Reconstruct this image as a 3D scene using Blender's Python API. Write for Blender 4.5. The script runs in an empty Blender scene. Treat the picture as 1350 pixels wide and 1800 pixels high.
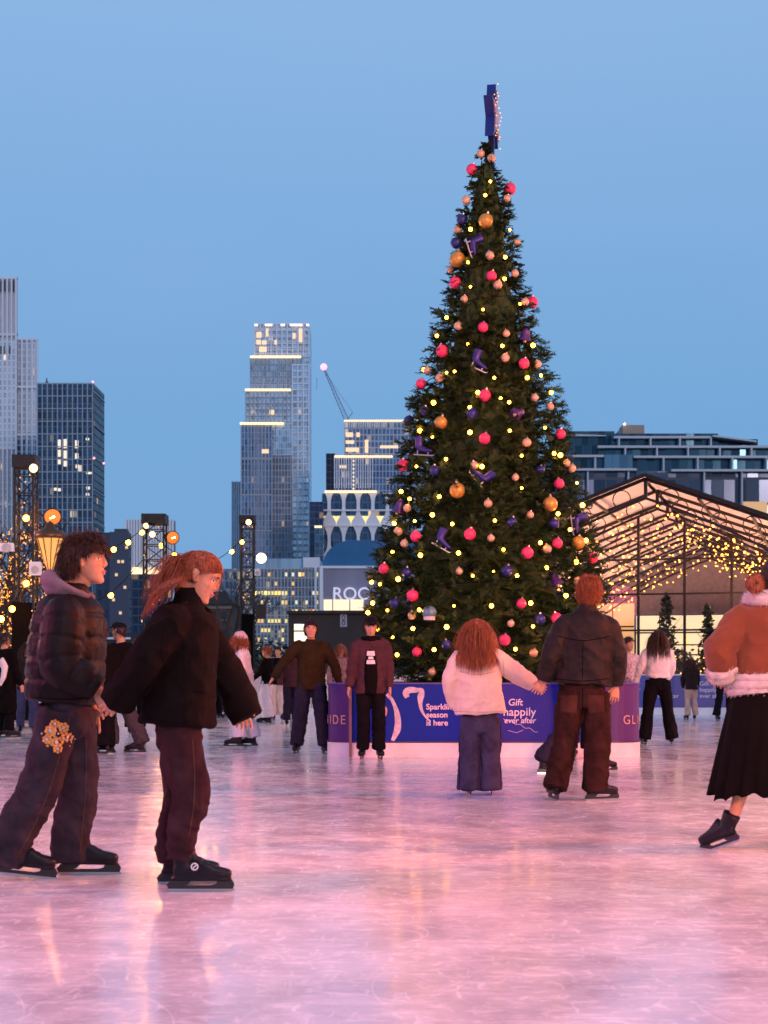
import bpy, math, random
import numpy as np
from mathutils import Vector, Matrix
from mathutils.bvhtree import BVHTree

SC = bpy.context.scene
COL = SC.collection
R = math.radians
random.seed(7)
np.random.seed(7)

# ------------------------------------------------------------------ camera
F = 2600.0            # focal length in photo pixels (photo is 1350 wide)
CX, HY, EYE = 675.0, 1188.0, 1.07
cam = bpy.data.cameras.new('camera')
camo = bpy.data.objects.new('camera', cam)
COL.objects.link(camo)
SC.camera = camo
camo.location = (0, 0, EYE)
camo.rotation_euler = (R(90), 0, 0)
cam.sensor_fit = 'HORIZONTAL'
cam.sensor_width = 36
cam.lens = 36 * F / 1350
cam.shift_y = (HY - 900) / 1350
cam.clip_start = 0.1
cam.clip_end = 6000
cam.dof.use_dof = True
cam.dof.focus_distance = 14.0
cam.dof.aperture_fstop = 7.1

# ------------------------------------------------------------------ sky
world = bpy.data.worlds.new('World')
SC.world = world
world.use_nodes = True
nt = world.node_tree
bg = nt.nodes['Background']
tc = nt.nodes.new('ShaderNodeTexCoord')
sep = nt.nodes.new('ShaderNodeSeparateXYZ')
nt.links.new(tc.outputs['Generated'], sep.inputs[0])
ramp = nt.nodes.new('ShaderNodeValToRGB')
cr = ramp.color_ramp
cr.elements[0].position = 0.0
cr.elements[0].color = (0.185, 0.385, 0.655, 1)
cr.elements[1].position = 1.0
cr.elements[1].color = (0.16, 0.27, 0.48, 1)
for p_, c_ in ((0.05, (0.172, 0.375, 0.67)), (0.16, (0.172, 0.380, 0.675)), (0.30, (0.215, 0.418, 0.715)), (0.42, (0.262, 0.458, 0.755)), (0.6, (0.22, 0.38, 0.65))):
    e_ = cr.elements.new(p_)
    e_.color = c_ + (1,)
nt.links.new(sep.outputs['Z'], ramp.inputs[0])
sky = nt.nodes.new('ShaderNodeTexSky')
sky.sky_type = 'NISHITA'
sky.sun_disc = False
sky.sun_elevation = R(1.0)
sky.sun_rotation = R(158)       # the sun has just set behind the photographer
sky.ozone_density = 4
sky.dust_density = 0.5
mx = nt.nodes.new('ShaderNodeMix')
mx.data_type = 'RGBA'
mx.blend_type = 'ADD'
mx.inputs[0].default_value = 0.02
cl_map = nt.nodes.new('ShaderNodeMapping'); cl_map.inputs['Scale'].default_value = (1.2, 1.2, 5.0)
nt.links.new(tc.outputs['Generated'], cl_map.inputs[0])
cl_n = nt.nodes.new('ShaderNodeTexNoise'); cl_n.inputs['Scale'].default_value = 2.4; cl_n.inputs['Detail'].default_value = 6; cl_n.inputs['Roughness'].default_value = 0.55
nt.links.new(cl_map.outputs[0], cl_n.inputs[0])
cl_r = nt.nodes.new('ShaderNodeMapRange'); cl_r.inputs[1].default_value = 0.35; cl_r.inputs[2].default_value = 0.75; cl_r.inputs[3].default_value = 0.0; cl_r.inputs[4].default_value = 0.14
nt.links.new(cl_n.outputs[0], cl_r.inputs[0])
cl_m = nt.nodes.new('ShaderNodeMix'); cl_m.data_type = 'RGBA'      # thin high cloud veil
nt.links.new(cl_r.outputs[0], cl_m.inputs[0]); nt.links.new(ramp.outputs[0], cl_m.inputs[6]); cl_m.inputs[7].default_value = (0.33, 0.45, 0.68, 1)
nt.links.new(cl_m.outputs[2], mx.inputs[6])
nt.links.new(sky.outputs[0], mx.inputs[7])
nt.links.new(mx.outputs[2], bg.inputs[0])
bg.inputs[1].default_value = 1.0

# ------------------------------------------------------------------ sun (last glow), the rink's floodlights and an added overhead fill
def sun(energy, az, el, ang, col):
    l = bpy.data.lights.new('sun', 'SUN')
    l.energy = energy
    l.angle = R(ang)
    l.color = col
    o = bpy.data.objects.new('sun', l)
    COL.objects.link(o)
    d = Vector((math.sin(az) * math.cos(el), math.cos(az) * math.cos(el), math.sin(el)))   # towards the sun
    o.rotation_euler = (-d).to_track_quat('-Z', 'Y').to_euler()
sun(0.7, R(158), R(7), 12, (1.0, 0.80, 0.76))

def flood(loc, tgt, energy, col, cone=120, size=0.35, blend=0.6):
    l = bpy.data.lights.new('flood_and_fill_lamp', 'SPOT')
    l.energy = energy
    l.color = col
    l.spot_size = R(cone)
    l.spot_blend = blend
    l.shadow_soft_size = size
    o = bpy.data.objects.new('flood_and_fill_lamp', l)
    COL.objects.link(o)
    o.location = loc
    o.rotation_euler = (Vector(tgt) - Vector(loc)).to_track_quat('-Z', 'Y').to_euler()
flood((13, 9, 6.0), (0, 11, 0), 10800, (1.0, 0.17, 0.05), size=1.2)      # orange-red bank, right of frame
flood((16, 27, 6.5), (2, 24, 0), 6500, (1.0, 0.32, 0.18), size=1.6)      # orange bank further down the right side
flood((-11, 8, 5.5), (-1, 11, 0), 4600, (1.0, 0.16, 0.32), size=1.2)     # pink bank, left of frame
flood((-19, 30, 6.0), (-3, 26, 0), 4500, (1.0, 0.40, 0.26), size=1.2)    # warm bank far left
flood((9, -5, 6.5), (-1.5, 21, 1.0), 10500, (1.0, 0.20, 0.055), size=1.2, cone=44)   # orange bank behind the photographer's right shoulder
flood((8.5, 12.5, 4.2), (-2.4, 7.7, 1.3), 3600, (1.0, 0.17, 0.03), size=.5, cone=34)   # saturated orange lamp that rakes the near couple
flood((0.5, 4.6, 9.5), (0.5, 5.2, 0), 1600, (1.0, 0.54, 0.66), size=1.5, cone=140)     # added pink fill spot overhead, without a fixture, to brighten the near ice

vs = SC.view_settings
vs.view_transform = 'Standard'
vs.look = 'None'
vs.exposure = 0.0
vs.gamma = 1.0
SC.cycles.max_bounces = 6
SC.cycles.diffuse_bounces = 3
SC.cycles.glossy_bounces = 4
SC.cycles.transmission_bounces = 4
SC.cycles.sample_clamp_indirect = 6.0
SC.cycles.caustics_reflective = False
SC.cycles.caustics_refractive = False

# ------------------------------------------------------------------ helpers
def at(px, py, Y):
    """picture measurement -> metres, for a thing standing Y metres away"""
    return Vector(((px - CX) / F * Y, Y, EYE + (HY - py) / F * Y))

def X(px, Y):
    return (px - CX) / F * Y

def Z(py, Y):
    return EYE + (HY - py) / F * Y

def tag(o, label=None, cat=None, group=None, kind=None):
    if label: o['label'] = label
    if cat: o['category'] = cat
    if group: o['group'] = group
    if kind: o['kind'] = kind
    return o

def empty(name, loc, label=None, cat=None, group=None, rz=0.0):
    o = bpy.data.objects.new(name, None)
    COL.objects.link(o)
    o.location = loc
    o.rotation_euler = (0, 0, rz)
    o.empty_display_size = 0.1
    return tag(o, label, cat, group)

def put(ob, parent):
    """parent keeping local coordinates = world coordinates of the mesh when the parent sits elsewhere"""
    ob.parent = parent
    m = Matrix.LocRotScale(parent.location, parent.rotation_euler, parent.scale)
    ob.matrix_parent_inverse = m.inverted()
    return ob

def link_mesh(name, me, m, parent=None, world=False):
    ob = bpy.data.objects.new(name, me)
    COL.objects.link(ob)
    if m is not None:
        for k in (m if isinstance(m, (list, tuple)) else [m]):
            me.materials.append(k)
    if parent is not None:
        if world: put(ob, parent)
        else: ob.parent = parent
    return ob

class MB:
    def __init__(s):
        s.v, s.f = [], []
    def add(s, vs_, fs_):
        n = len(s.v)
        s.v.extend([tuple(p) for p in vs_])
        s.f.extend([tuple(i + n for i in q) for q in fs_])
        return s
    def box(s, a, b, rot=None, piv=None):
        x0, y0, z0 = a; x1, y1, z1 = b
        vs_ = [(x0,y0,z0),(x1,y0,z0),(x1,y1,z0),(x0,y1,z0),(x0,y0,z1),(x1,y0,z1),(x1,y1,z1),(x0,y1,z1)]
        if rot is not None:
            piv = Vector(piv if piv else ((x0+x1)/2,(y0+y1)/2,(z0+z1)/2))
            vs_ = [tuple(rot @ (Vector(p) - piv) + piv) for p in vs_]
        return s.add(vs_, [(0,3,2,1),(4,5,6,7),(0,1,5,4),(1,2,6,5),(2,3,7,6),(3,0,4,7)])
    def bar(s, p, q, w, h=None):
        """square bar from p to q"""
        p, q = Vector(p), Vector(q)
        h = h or w
        t = (q - p)
        if t.length < 1e-6: return s
        t.normalize()
        a = t.cross(Vector((0, 0, 1)))
        if a.length < 1e-3: a = Vector((1, 0, 0))
        a.normalize()
        b = a.cross(t)
        vs_ = []
        for c in (p, q):
            for i, j in ((-1,-1),(1,-1),(1,1),(-1,1)):
                vs_.append(c + a * (i * w / 2) + b * (j * h / 2))
        return s.add(vs_, [(3,2,1,0),(4,5,6,7),(0,1,5,4),(1,2,6,5),(2,3,7,6),(3,0,4,7)])
    def tube(s, pts, rad, n=8, cap=True, closed=False):
        pts = [Vector(p) for p in pts]
        m = len(pts)
        rad = rad if isinstance(rad, (list, tuple)) else [rad] * m
        up = None
        rings = []
        for i, p in enumerate(pts):
            if closed: t = pts[(i + 1) % m] - pts[i - 1]
            else: t = pts[min(i + 1, m - 1)] - pts[max(i - 1, 0)]
            if t.length < 1e-9: t = Vector((0, 0, 1))
            t.normalize()
            if up is None:
                up = t.orthogonal()
            a = up - t * up.dot(t)
            if a.length < 1e-6: a = t.orthogonal()
            a.normalize(); up = a
            b = t.cross(a)
            rings.append([p + (a * math.cos(2*math.pi*k/n) + b * math.sin(2*math.pi*k/n)) * rad[i] for k in range(n)])
        vs_ = [v for r in rings for v in r]
        fs_ = []
        for i in range(m if closed else m - 1):
            j = (i + 1) % m
            for k in range(n):
                l = (k + 1) % n
                fs_.append((i*n+k, i*n+l, j*n+l, j*n+k))
        if cap and not closed:
            fs_.append(tuple(reversed(range(n))))
            fs_.append(tuple((m-1)*n + k for k in range(n)))
        return s.add(vs_, fs_)
    def sphere(s, c, r, n=12, m=8, sc=(1,1,1), basis=None):
        c = Vector(c)
        vs_, fs_ = [], []
        def pt(x, y, z):
            p = Vector((x*sc[0], y*sc[1], z*sc[2])) * r
            if basis: p = basis[0]*p.x + basis[1]*p.y + basis[2]*p.z
            return c + p
        vs_.append(pt(0,0,-1))
        for i in range(1, m):
            th = -math.pi/2 + math.pi*i/m
            for k in range(n):
                a = 2*math.pi*k/n
                vs_.append(pt(math.cos(th)*math.cos(a), math.cos(th)*math.sin(a), math.sin(th)))
        vs_.append(pt(0,0,1))
        for k in range(n):
            fs_.append((0, 1+(k+1)%n, 1+k))
            fs_.append((len(vs_)-1, 1+(m-2)*n+k, 1+(m-2)*n+(k+1)%n))
        for i in range(m-2):
            for k in range(n):
                a = 1+i*n; b = 1+(i+1)*n
                fs_.append((a+k, a+(k+1)%n, b+(k+1)%n, b+k))
        return s.add(vs_, fs_)
    def prism(s, outline, d, ax=1):
        """closed outline of (u,w) in the x-z plane extruded d along y"""
        n = len(outline)
        vs_ = [(u, 0, w) for u, w in outline] + [(u, d, w) for u, w in outline]
        fs_ = [tuple(range(n)), tuple(reversed(range(n, 2*n)))]
        for k in range(n):
            l = (k+1) % n
            fs_.append((k, n+k, n+l, l))
        return s.add(vs_, fs_)
    def move(s, d):
        d = Vector(d)
        s.v = [tuple(Vector(p) + d) for p in s.v]
        return s
    def rotz(s, a):
        m = Matrix.Rotation(a, 3, 'Z')
        s.v = [tuple(m @ Vector(p)) for p in s.v]
        return s
    def mesh(s, name, smooth=False):
        me = bpy.data.meshes.new(name)
        me.from_pydata(s.v, [], s.f)
        if smooth: me.shade_smooth()
        me.update()
        return me
    def build(s, name, m, parent=None, smooth=False, world=False):
        return link_mesh(name, s.mesh(name, smooth), m, parent, world)

def copy_tree(o, parent=None):
    c = o.copy()
    COL.objects.link(c)
    c.parent = parent
    for ch in list(o.children):
        d = copy_tree(ch, c)
        d.matrix_parent_inverse = ch.matrix_parent_inverse.copy()
    return c

# ------------------------------------------------------------------ materials
def newmat(name):
    m = bpy.data.materials.new(name)
    m.use_nodes = True
    n = m.node_tree
    return m, n, n.nodes['Principled BSDF']

def nd(n, kind, **kw):
    x = n.nodes.new(kind)
    for k, v in kw.items(): setattr(x, k, v)
    return x

def math_(n, op, a, b=None, c=None):
    x = nd(n, 'ShaderNodeMath', operation=op)
    for i, v in enumerate((a, b, c)):
        if v is None: continue
        if isinstance(v, (int, float)): x.inputs[i].default_value = v
        else: n.links.new(v, x.inputs[i])
    return x.outputs[0]

def mixc(n, fac, a, b, blend='MIX'):
    x = nd(n, 'ShaderNodeMix', data_type='RGBA', blend_type=blend)
    for i, v in ((0, fac), (6, a), (7, b)):
        if isinstance(v, (int, float)): x.inputs[i].default_value = v
        elif isinstance(v, tuple): x.inputs[i].default_value = v if len(v) == 4 else v + (1,)
        else: n.links.new(v, x.inputs[i])
    return x.outputs[2]

def plain(name, col, rough=0.6, metal=0.0, var=0.15, scale=6.0, bump=0.0, bscale=40.0, spec=0.5, stretch=(1,1,1), sheen=0.0):
    m, n, p = newmat(name)
    p.inputs['Roughness'].default_value = rough
    p.inputs['Metallic'].default_value = metal
    p.inputs['Specular IOR Level'].default_value = spec
    if sheen: p.inputs['Sheen Weight'].default_value = sheen
    t = nd(n, 'ShaderNodeTexCoord')
    mp = nd(n, 'ShaderNodeMapping')
    mp.inputs['Scale'].default_value = stretch
    n.links.new(t.outputs['Object'], mp.inputs[0])
    if var:
        no = nd(n, 'ShaderNodeTexNoise')
        no.inputs['Scale'].default_value = scale
        no.inputs['Detail'].default_value = 4
        n.links.new(mp.outputs[0], no.inputs[0])
        lo = tuple(c * (1 - var) for c in col)
        hi = tuple(min(1, c * (1 + var)) for c in col)
        rr = nd(n, 'ShaderNodeValToRGB')
        rr.color_ramp.elements[0].position = 0.3
        rr.color_ramp.elements[1].position = 0.7
        rr.color_ramp.elements[0].color = lo + (1,)
        rr.color_ramp.elements[1].color = hi + (1,)
        n.links.new(no.outputs[0], rr.inputs[0])
        n.links.new(rr.outputs[0], p.inputs['Base Color'])
    else:
        p.inputs['Base Color'].default_value = col + (1,)
    if bump:
        nb = nd(n, 'ShaderNodeTexNoise')
        nb.inputs['Scale'].default_value = bscale
        nb.inputs['Detail'].default_value = 5
        n.links.new(mp.outputs[0], nb.inputs[0])
        bp = nd(n, 'ShaderNodeBump')
        bp.inputs['Strength'].default_value = bump
        bp.inputs['Distance'].default_value = 0.02
        n.links.new(nb.outputs[0], bp.inputs['Height'])
        n.links.new(bp.outputs[0], p.inputs['Normal'])
    return m

def glow(name, col, strength):
    m, n, p = newmat(name)
    p.inputs['Base Color'].default_value = col + (1,)
    p.inputs['Emission Color'].default_value = col + (1,)
    p.inputs['Emission Strength'].default_value = strength
    return m

def facade(name, fh, bay, glass, frame, lit=0.03, litcol=(1.0, 0.62, 0.25), lits=1.2, metal=0.5, rough=0.12, tu=0.12, tv=0.18, gv=0.5, mullion=True):
    """curtain wall: glass panes in frames, some rooms with their lights on"""
    m, n, p = newmat(name)
    t = nd(n, 'ShaderNodeTexCoord')
    so = nd(n, 'ShaderNodeSeparateXYZ'); n.links.new(t.outputs['Object'], so.inputs[0])
    sn = nd(n, 'ShaderNodeSeparateXYZ'); n.links.new(t.outputs['Normal'], sn.inputs[0])
    ax = math_(n, 'GREATER_THAN', math_(n, 'ABSOLUTE', sn.outputs[0]), 0.7)
    u = math_(n, 'ADD', math_(n, 'MULTIPLY', so.outputs[0], math_(n, 'SUBTRACT', 1.0, ax)), math_(n, 'MULTIPLY', so.outputs[1], ax))
    ub = math_(n, 'DIVIDE', u, bay)
    vb = math_(n, 'DIVIDE', so.outputs[2], fh)
    cu, cv = math_(n, 'FLOOR', ub), math_(n, 'FLOOR', vb)
    fu, fv = math_(n, 'FRACT', ub), math_(n, 'FRACT', vb)
    fm = math_(n, 'MAXIMUM', math_(n, 'LESS_THAN', fu, tu), math_(n, 'LESS_THAN', fv, tv))
    cb = nd(n, 'ShaderNodeCombineXYZ')
    n.links.new(cu, cb.inputs[0]); n.links.new(cv, cb.inputs[1]); n.links.new(ax, cb.inputs[2])
    wn = nd(n, 'ShaderNodeTexWhiteNoise'); n.links.new(cb.outputs[0], wn.inputs['Vector'])
    wc = nd(n, 'ShaderNodeSeparateColor'); n.links.new(wn.outputs['Color'], wc.inputs[0])
    big = nd(n, 'ShaderNodeTexNoise'); big.inputs['Scale'].default_value = 0.05
    n.links.new(t.outputs['Object'], big.inputs[0])
    gl = tuple(c * (1 - gv) for c in glass); gh = tuple(min(1, c * (1 + gv)) for c in glass)
    g = mixc(n, math_(n, 'ADD', math_(n, 'MULTIPLY', wc.outputs[0], 0.6), math_(n, 'MULTIPLY', big.outputs[0], 0.4)), gl, gh)
    col = mixc(n, fm, g, frame)
    n.links.new(col, p.inputs['Base Color'])
    geo = nd(n, 'ShaderNodeNewGeometry')
    vm = nd(n, 'ShaderNodeVectorMath', operation='SUBTRACT'); n.links.new(wn.outputs['Color'], vm.inputs[0]); vm.inputs[1].default_value = (.5, .5, .5)
    v2 = nd(n, 'ShaderNodeVectorMath', operation='SCALE'); n.links.new(vm.outputs[0], v2.inputs[0]); v2.inputs['Scale'].default_value = .10
    v3 = nd(n, 'ShaderNodeVectorMath', operation='ADD'); n.links.new(geo.outputs['Normal'], v3.inputs[0]); n.links.new(v2.outputs[0], v3.inputs[1])
    n.links.new(v3.outputs[0], p.inputs['Normal'])          # every pane sits a little askew
    inv = math_(n, 'SUBTRACT', 1.0, fm)
    n.links.new(math_(n, 'MULTIPLY', inv, metal), p.inputs['Metallic'])
    n.links.new(math_(n, 'ADD', math_(n, 'MULTIPLY', fm, 0.5), rough), p.inputs['Roughness'])
    on = math_(n, 'MULTIPLY', math_(n, 'LESS_THAN', wc.outputs[1], lit), inv)
    p.inputs['Emission Color'].default_value = litcol + (1,)
    n.links.new(math_(n, 'MULTIPLY', math_(n, 'MULTIPLY', on, lits), math_(n, 'ADD', math_(n, 'POWER', wc.outputs[2], 2.0), 0.15)), p.inputs['Emission Strength'])
    return m

M = {}
M['black_metal'] = plain('black_metal', (0.018, 0.017, 0.018), 0.5, 0.3, 0.3)
M['brown_metal'] = plain('dark_bronze_metal', (0.028, 0.018, 0.016), 0.45, 0.4, 0.3)
M['white_paint'] = plain('white_paint', (0.72, 0.72, 0.74), 0.5, 0, 0.08)
M['kick'] = plain('white_plastic_kickboard', (0.66, 0.64, 0.68), 0.45, 0, 0.12, 3)
M['bulb'] = glow('warm_bulb', (1.0, 0.37, 0.022), 36)
M['bulb_soft'] = glow('warm_bulb_small', (1.0, 0.38, 0.07), 2.4)
M['bulb_gold'] = glow('golden_bulb', (1.0, 0.40, 0.07), 6.0)
M['lamp_orange'] = glow('orange_lamp', (1.0, 0.22, 0.025), 0.75)
M['lamp_hot'] = glow('hot_lamp', (1.0, 0.58, 0.22), 4)
M['filament'] = glow('floodlight_filament', (1.0, 0.50, 0.14), 60)
M['lamp_pink'] = glow('pink_lamp', (1.0, 0.62, 0.50), 5)
M['ledge'] = glow('ledge_light', (1.0, 0.70, 0.38), 1.5)
M['red_lamp'] = glow('red_warning_lamp', (1.0, 0.32, 0.42), 2.2)
M['room'] = glow('lit_room', (1.0, 0.64, 0.38), 0.85)
M['concrete'] = plain('concrete', (0.32, 0.31, 0.31), 0.8, 0, 0.2, 1.5)
M['bark'] = plain('bark', (0.06, 0.04, 0.03), 0.9, 0, 0.4, 12, 0.4)

# ice: snow-dusted skated surface, blade scratches as real wear, a wet gloss
def ice_mat():
    m, n, p = newmat('ice')
    t = nd(n, 'ShaderNodeTexCoord')
    def noise(scale, stretch, det=5, rot=0.0, dist=0.0):
        mp = nd(n, 'ShaderNodeMapping')
        mp.inputs['Scale'].default_value = stretch
        mp.inputs['Rotation'].default_value = (0, 0, rot)
        n.links.new(t.outputs['Object'], mp.inputs[0])
        x = nd(n, 'ShaderNodeTexNoise')
        x.inputs['Scale'].default_value = scale
        x.inputs['Detail'].default_value = det
        x.inputs['Roughness'].default_value = 0.62
        x.inputs['Distortion'].default_value = dist
        n.links.new(mp.outputs[0], x.inputs[0])
        return x.outputs[0]
    def ramp_(src, a, b):
        r = nd(n, 'ShaderNodeMapRange')
        r.inputs[1].default_value = a; r.inputs[2].default_value = b
        n.links.new(src, r.inputs[0])
        return r.outputs[0]
    big = ramp_(noise(0.5, (1, 0.9, 1), 7, 0.4, 0.3), 0.40, 0.62)
    mid = ramp_(noise(2.6, (1, 1, 1), 10, 0.9, 0.25), 0.40, 0.60)
    s1 = ramp_(noise(7.0, (0.8, 2.4, 1), 9, 0.25, 0.6), 0.54, 0.66)
    s2 = ramp_(noise(13.0, (1.6, 0.7, 1), 9, 1.0, 0.8), 0.55, 0.66)
    s3 = ramp_(noise(9.0, (0.7, 2.2, 1), 9, -0.8, 0.7), 0.55, 0.66)
    # curved blade cuts: thin rings of randomly placed arcs
    arcs = None
    for sc_, rot_ in ((0.31, 0.0), (0.43, 1.1), (0.57, 2.3), (0.37, 0.5), (0.71, 1.7), (0.86, 2.9)):
        mp = nd(n, 'ShaderNodeMapping')
        mp.inputs['Rotation'].default_value = (0, 0, rot_)
        mp.inputs['Location'].default_value = (rot_ * 3, sc_ * 5, 0)
        n.links.new(t.outputs['Object'], mp.inputs[0])
        vo = nd(n, 'ShaderNodeTexVoronoi', feature='F1', voronoi_dimensions='2D')
        vo.inputs['Scale'].default_value = sc_
        n.links.new(mp.outputs[0], vo.inputs['Vector'])
        w = math_(n, 'ABSOLUTE', math_(n, 'SUBTRACT', math_(n, 'FRACT', math_(n, 'MULTIPLY', vo.outputs['Distance'], 1.4 + rot_*.5)), 0.5))
        line = math_(n, 'LESS_THAN', w, 0.0040 * (1.4 + rot_*.5) * sc_)
        arcs = line if arcs is None else math_(n, 'MAXIMUM', arcs, line)
    arcs = math_(n, 'MULTIPLY', arcs, ramp_(noise(1.6, (1, 1, 1), 4, 0.2), 0.46, 0.60))
    scr = math_(n, 'MAXIMUM', s1, math_(n, 'MAXIMUM', s2, s3))
    wear = math_(n, 'ADD', math_(n, 'MULTIPLY', big, 0.30), math_(n, 'ADD', math_(n, 'MULTIPLY', mid, 0.30), math_(n, 'MULTIPLY', scr, 0.36)))
    wear = math_(n, 'MINIMUM', math_(n, 'ADD', wear, math_(n, 'MULTIPLY', arcs, 0.27)), 1.0)
    col = mixc(n, wear, (0.45, 0.46, 0.51), (0.98, 0.98, 0.98))
    n.links.new(col, p.inputs['Base Color'])
    n.links.new(math_(n, 'ADD', math_(n, 'MULTIPLY', wear, 0.20), 0.045), p.inputs['Roughness'])
    p.inputs['IOR'].default_value = 1.31
    p.inputs['Specular IOR Level'].default_value = 0.7
    h = math_(n, 'ADD', math_(n, 'MULTIPLY', scr, 0.5), math_(n, 'ADD', math_(n, 'MULTIPLY', mid, 0.4), math_(n, 'MULTIPLY', arcs, -0.3)))
    bp = nd(n, 'ShaderNodeBump')
    bp.inputs['Strength'].default_value = 0.16
    bp.inputs['Distance'].default_value = 0.005
    n.links.new(h, bp.inputs['Height'])
    n.links.new(bp.outputs[0], p.inputs['Normal'])
    return m
M['ice'] = ice_mat()
M['paving'] = plain('dark_paving', (0.07, 0.065, 0.065), 0.7, 0, 0.3, 0.4)

g = MB()
g.add([(-2500,-300,-0.06),(2500,-300,-0.06),(2500,5000,-0.06),(-2500,5000,-0.06)], [(0,1,2,3)])
tag(g.build('ground', M['paving']), 'dark paved ground around the rink', 'ground', kind='structure')
g = MB()
g.add([(-26,-12,0),(30,-12,0),(30,41.3,0),(-26,41.3,0)], [(0,1,2,3)])
tag(g.build('ice_rink_surface', M['ice']), 'pink lit scratched ice of the skating rink', 'ice', kind='structure')
# ------------------------------------------------------------------ figures
def vhash(ix, iy, iz):
    h = (ix * 374761393 + iy * 668265263 + iz * 2147483647 + 1274126177) & 0xFFFFFFFF
    h = ((h ^ (h >> 13)) * 1274126177) & 0xFFFFFFFF
    h = h ^ (h >> 16)
    return (h & 0xFFFF) / 65535.0

def vnoise(p):
    i = np.floor(p).astype(np.int64)
    f = p - i
    f = f * f * (3 - 2 * f)
    r = 0
    for a in (0, 1):
        for b in (0, 1):
            for c in (0, 1):
                w = (f[:,0] if a else 1-f[:,0]) * (f[:,1] if b else 1-f[:,1]) * (f[:,2] if c else 1-f[:,2])
                r = r + w * vhash(i[:,0]+a, i[:,1]+b, i[:,2]+c)
    return r

def fbm(p, oct=3):
    r, a = 0, 0.5
    for k in range(oct):
        r = r + a * vnoise(p * (2 ** k) + 17.3 * k)
        a *= 0.5
    return r / (1 - 0.5 ** oct)

def catmull(P, n):
    """P: (m,k) control rows -> resampled rows"""
    P = np.asarray(P, float)
    m = len(P)
    if m == 2:
        t = np.linspace(0, 1, n)[:, None]
        return P[0] * (1 - t) + P[1] * t
    Q = np.vstack([2*P[0]-P[1], P, 2*P[-1]-P[-2]])
    d = np.linalg.norm(np.diff(P[:, :3], axis=0), axis=1)
    s = np.concatenate([[0], np.cumsum(np.maximum(d, 1e-5))])
    out = []
    for x in np.linspace(0, s[-1], n):
        i = min(np.searchsorted(s, x, 'right') - 1, m - 2)
        t = (x - s[i]) / (s[i+1] - s[i])
        a, b, c, e = Q[i], Q[i+1], Q[i+2], Q[i+3]
        v = 0.5 * ((2*b) + (-a + c)*t + (2*a - 5*b + 4*c - e)*t*t + (-a + 3*b - 3*c + e)*t**3)
        lo, hi = np.minimum(b, c), np.maximum(b, c)
        v[3:] = np.clip(v[3:], lo[3:], hi[3:])
        out.append(v)
    return np.array(out)

def loft(mb, ctrl, side, n=18, rings=24, mod=None, sq=2.0):
    """ctrl rows: (x,y,z, ra, rb); side: direction of the 'a' axis; mod(t, ang)->radius factor; sq: superellipse power"""
    C = catmull([list(c[0]) + list(c[1:]) for c in ctrl], rings)
    P = [Vector(r[:3]) for r in C]
    m = len(P)
    s0 = Vector(side)
    vs_ = []
    for i, p in enumerate(P):
        t = (P[min(i+1, m-1)] - P[max(i-1, 0)])
        if t.length < 1e-9: t = Vector((0, 0, 1))
        t.normalize()
        a = s0 - t * s0.dot(t)
        if a.length < 1e-3: a = t.orthogonal()
        a.normalize()
        b = t.cross(a)
        for k in range(n):
            an = 2*math.pi*k/n
            ca, sa = math.cos(an), math.sin(an)
            q = (abs(ca)**sq + abs(sa)**sq) ** (-1/sq)
            f = mod(i/(m-1), an) if mod else 1.0
            vs_.append(p + (a*(ca*q*C[i][3]) + b*(sa*q*C[i][4])) * f)
    fs_ = []
    for i in range(m-1):
        for k in range(n):
            l = (k+1) % n
            fs_.append((i*n+k, i*n+l, (i+1)*n+l, (i+1)*n+k))
    fs_.append(tuple(reversed(range(n))))
    fs_.append(tuple((m-1)*n+k for k in range(n)))
    return mb.add(vs_, fs_)

def remesh(mb, name, voxel, smooth=1, fold=None):
    """fuse overlapping closed shapes into ONE continuous surface"""
    me = mb.mesh('tmp')
    ob = bpy.data.objects.new('tmp', me)
    COL.objects.link(ob)
    md = ob.modifiers.new('r', 'REMESH')
    md.mode = 'VOXEL'
    md.voxel_size = voxel
    dg = bpy.context.evaluated_depsgraph_get()
    out = bpy.data.meshes.new_from_object(ob.evaluated_get(dg))
    bpy.data.objects.remove(ob)
    bpy.data.meshes.remove(me)
    out.name = name
    n = len(out.vertices)
    co = np.empty(n*3); out.vertices.foreach_get('co', co); co = co.reshape(-1, 3)
    ed = np.empty(len(out.edges)*2, dtype=np.int64); out.edges.foreach_get('vertices', ed); ed = ed.reshape(-1, 2)
    deg = np.bincount(ed.ravel(), minlength=n).astype(float)[:, None]
    for _ in range(smooth):
        acc = np.zeros_like(co)
        np.add.at(acc, ed[:,0], co[ed[:,1]])
        np.add.at(acc, ed[:,1], co[ed[:,0]])
        co = 0.5*co + 0.5*acc/np.maximum(deg, 1)
    out.vertices.foreach_set('co', co.ravel()); out.update()
    if fold:
        no = np.empty(n*3); out.vertices.foreach_get('normal', no); no = no.reshape(-1, 3)
        co = co + no * fold(co, no)[:, None]
        out.vertices.foreach_set('co', co.ravel())
    out.shade_smooth()
    out.update()
    return out

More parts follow.
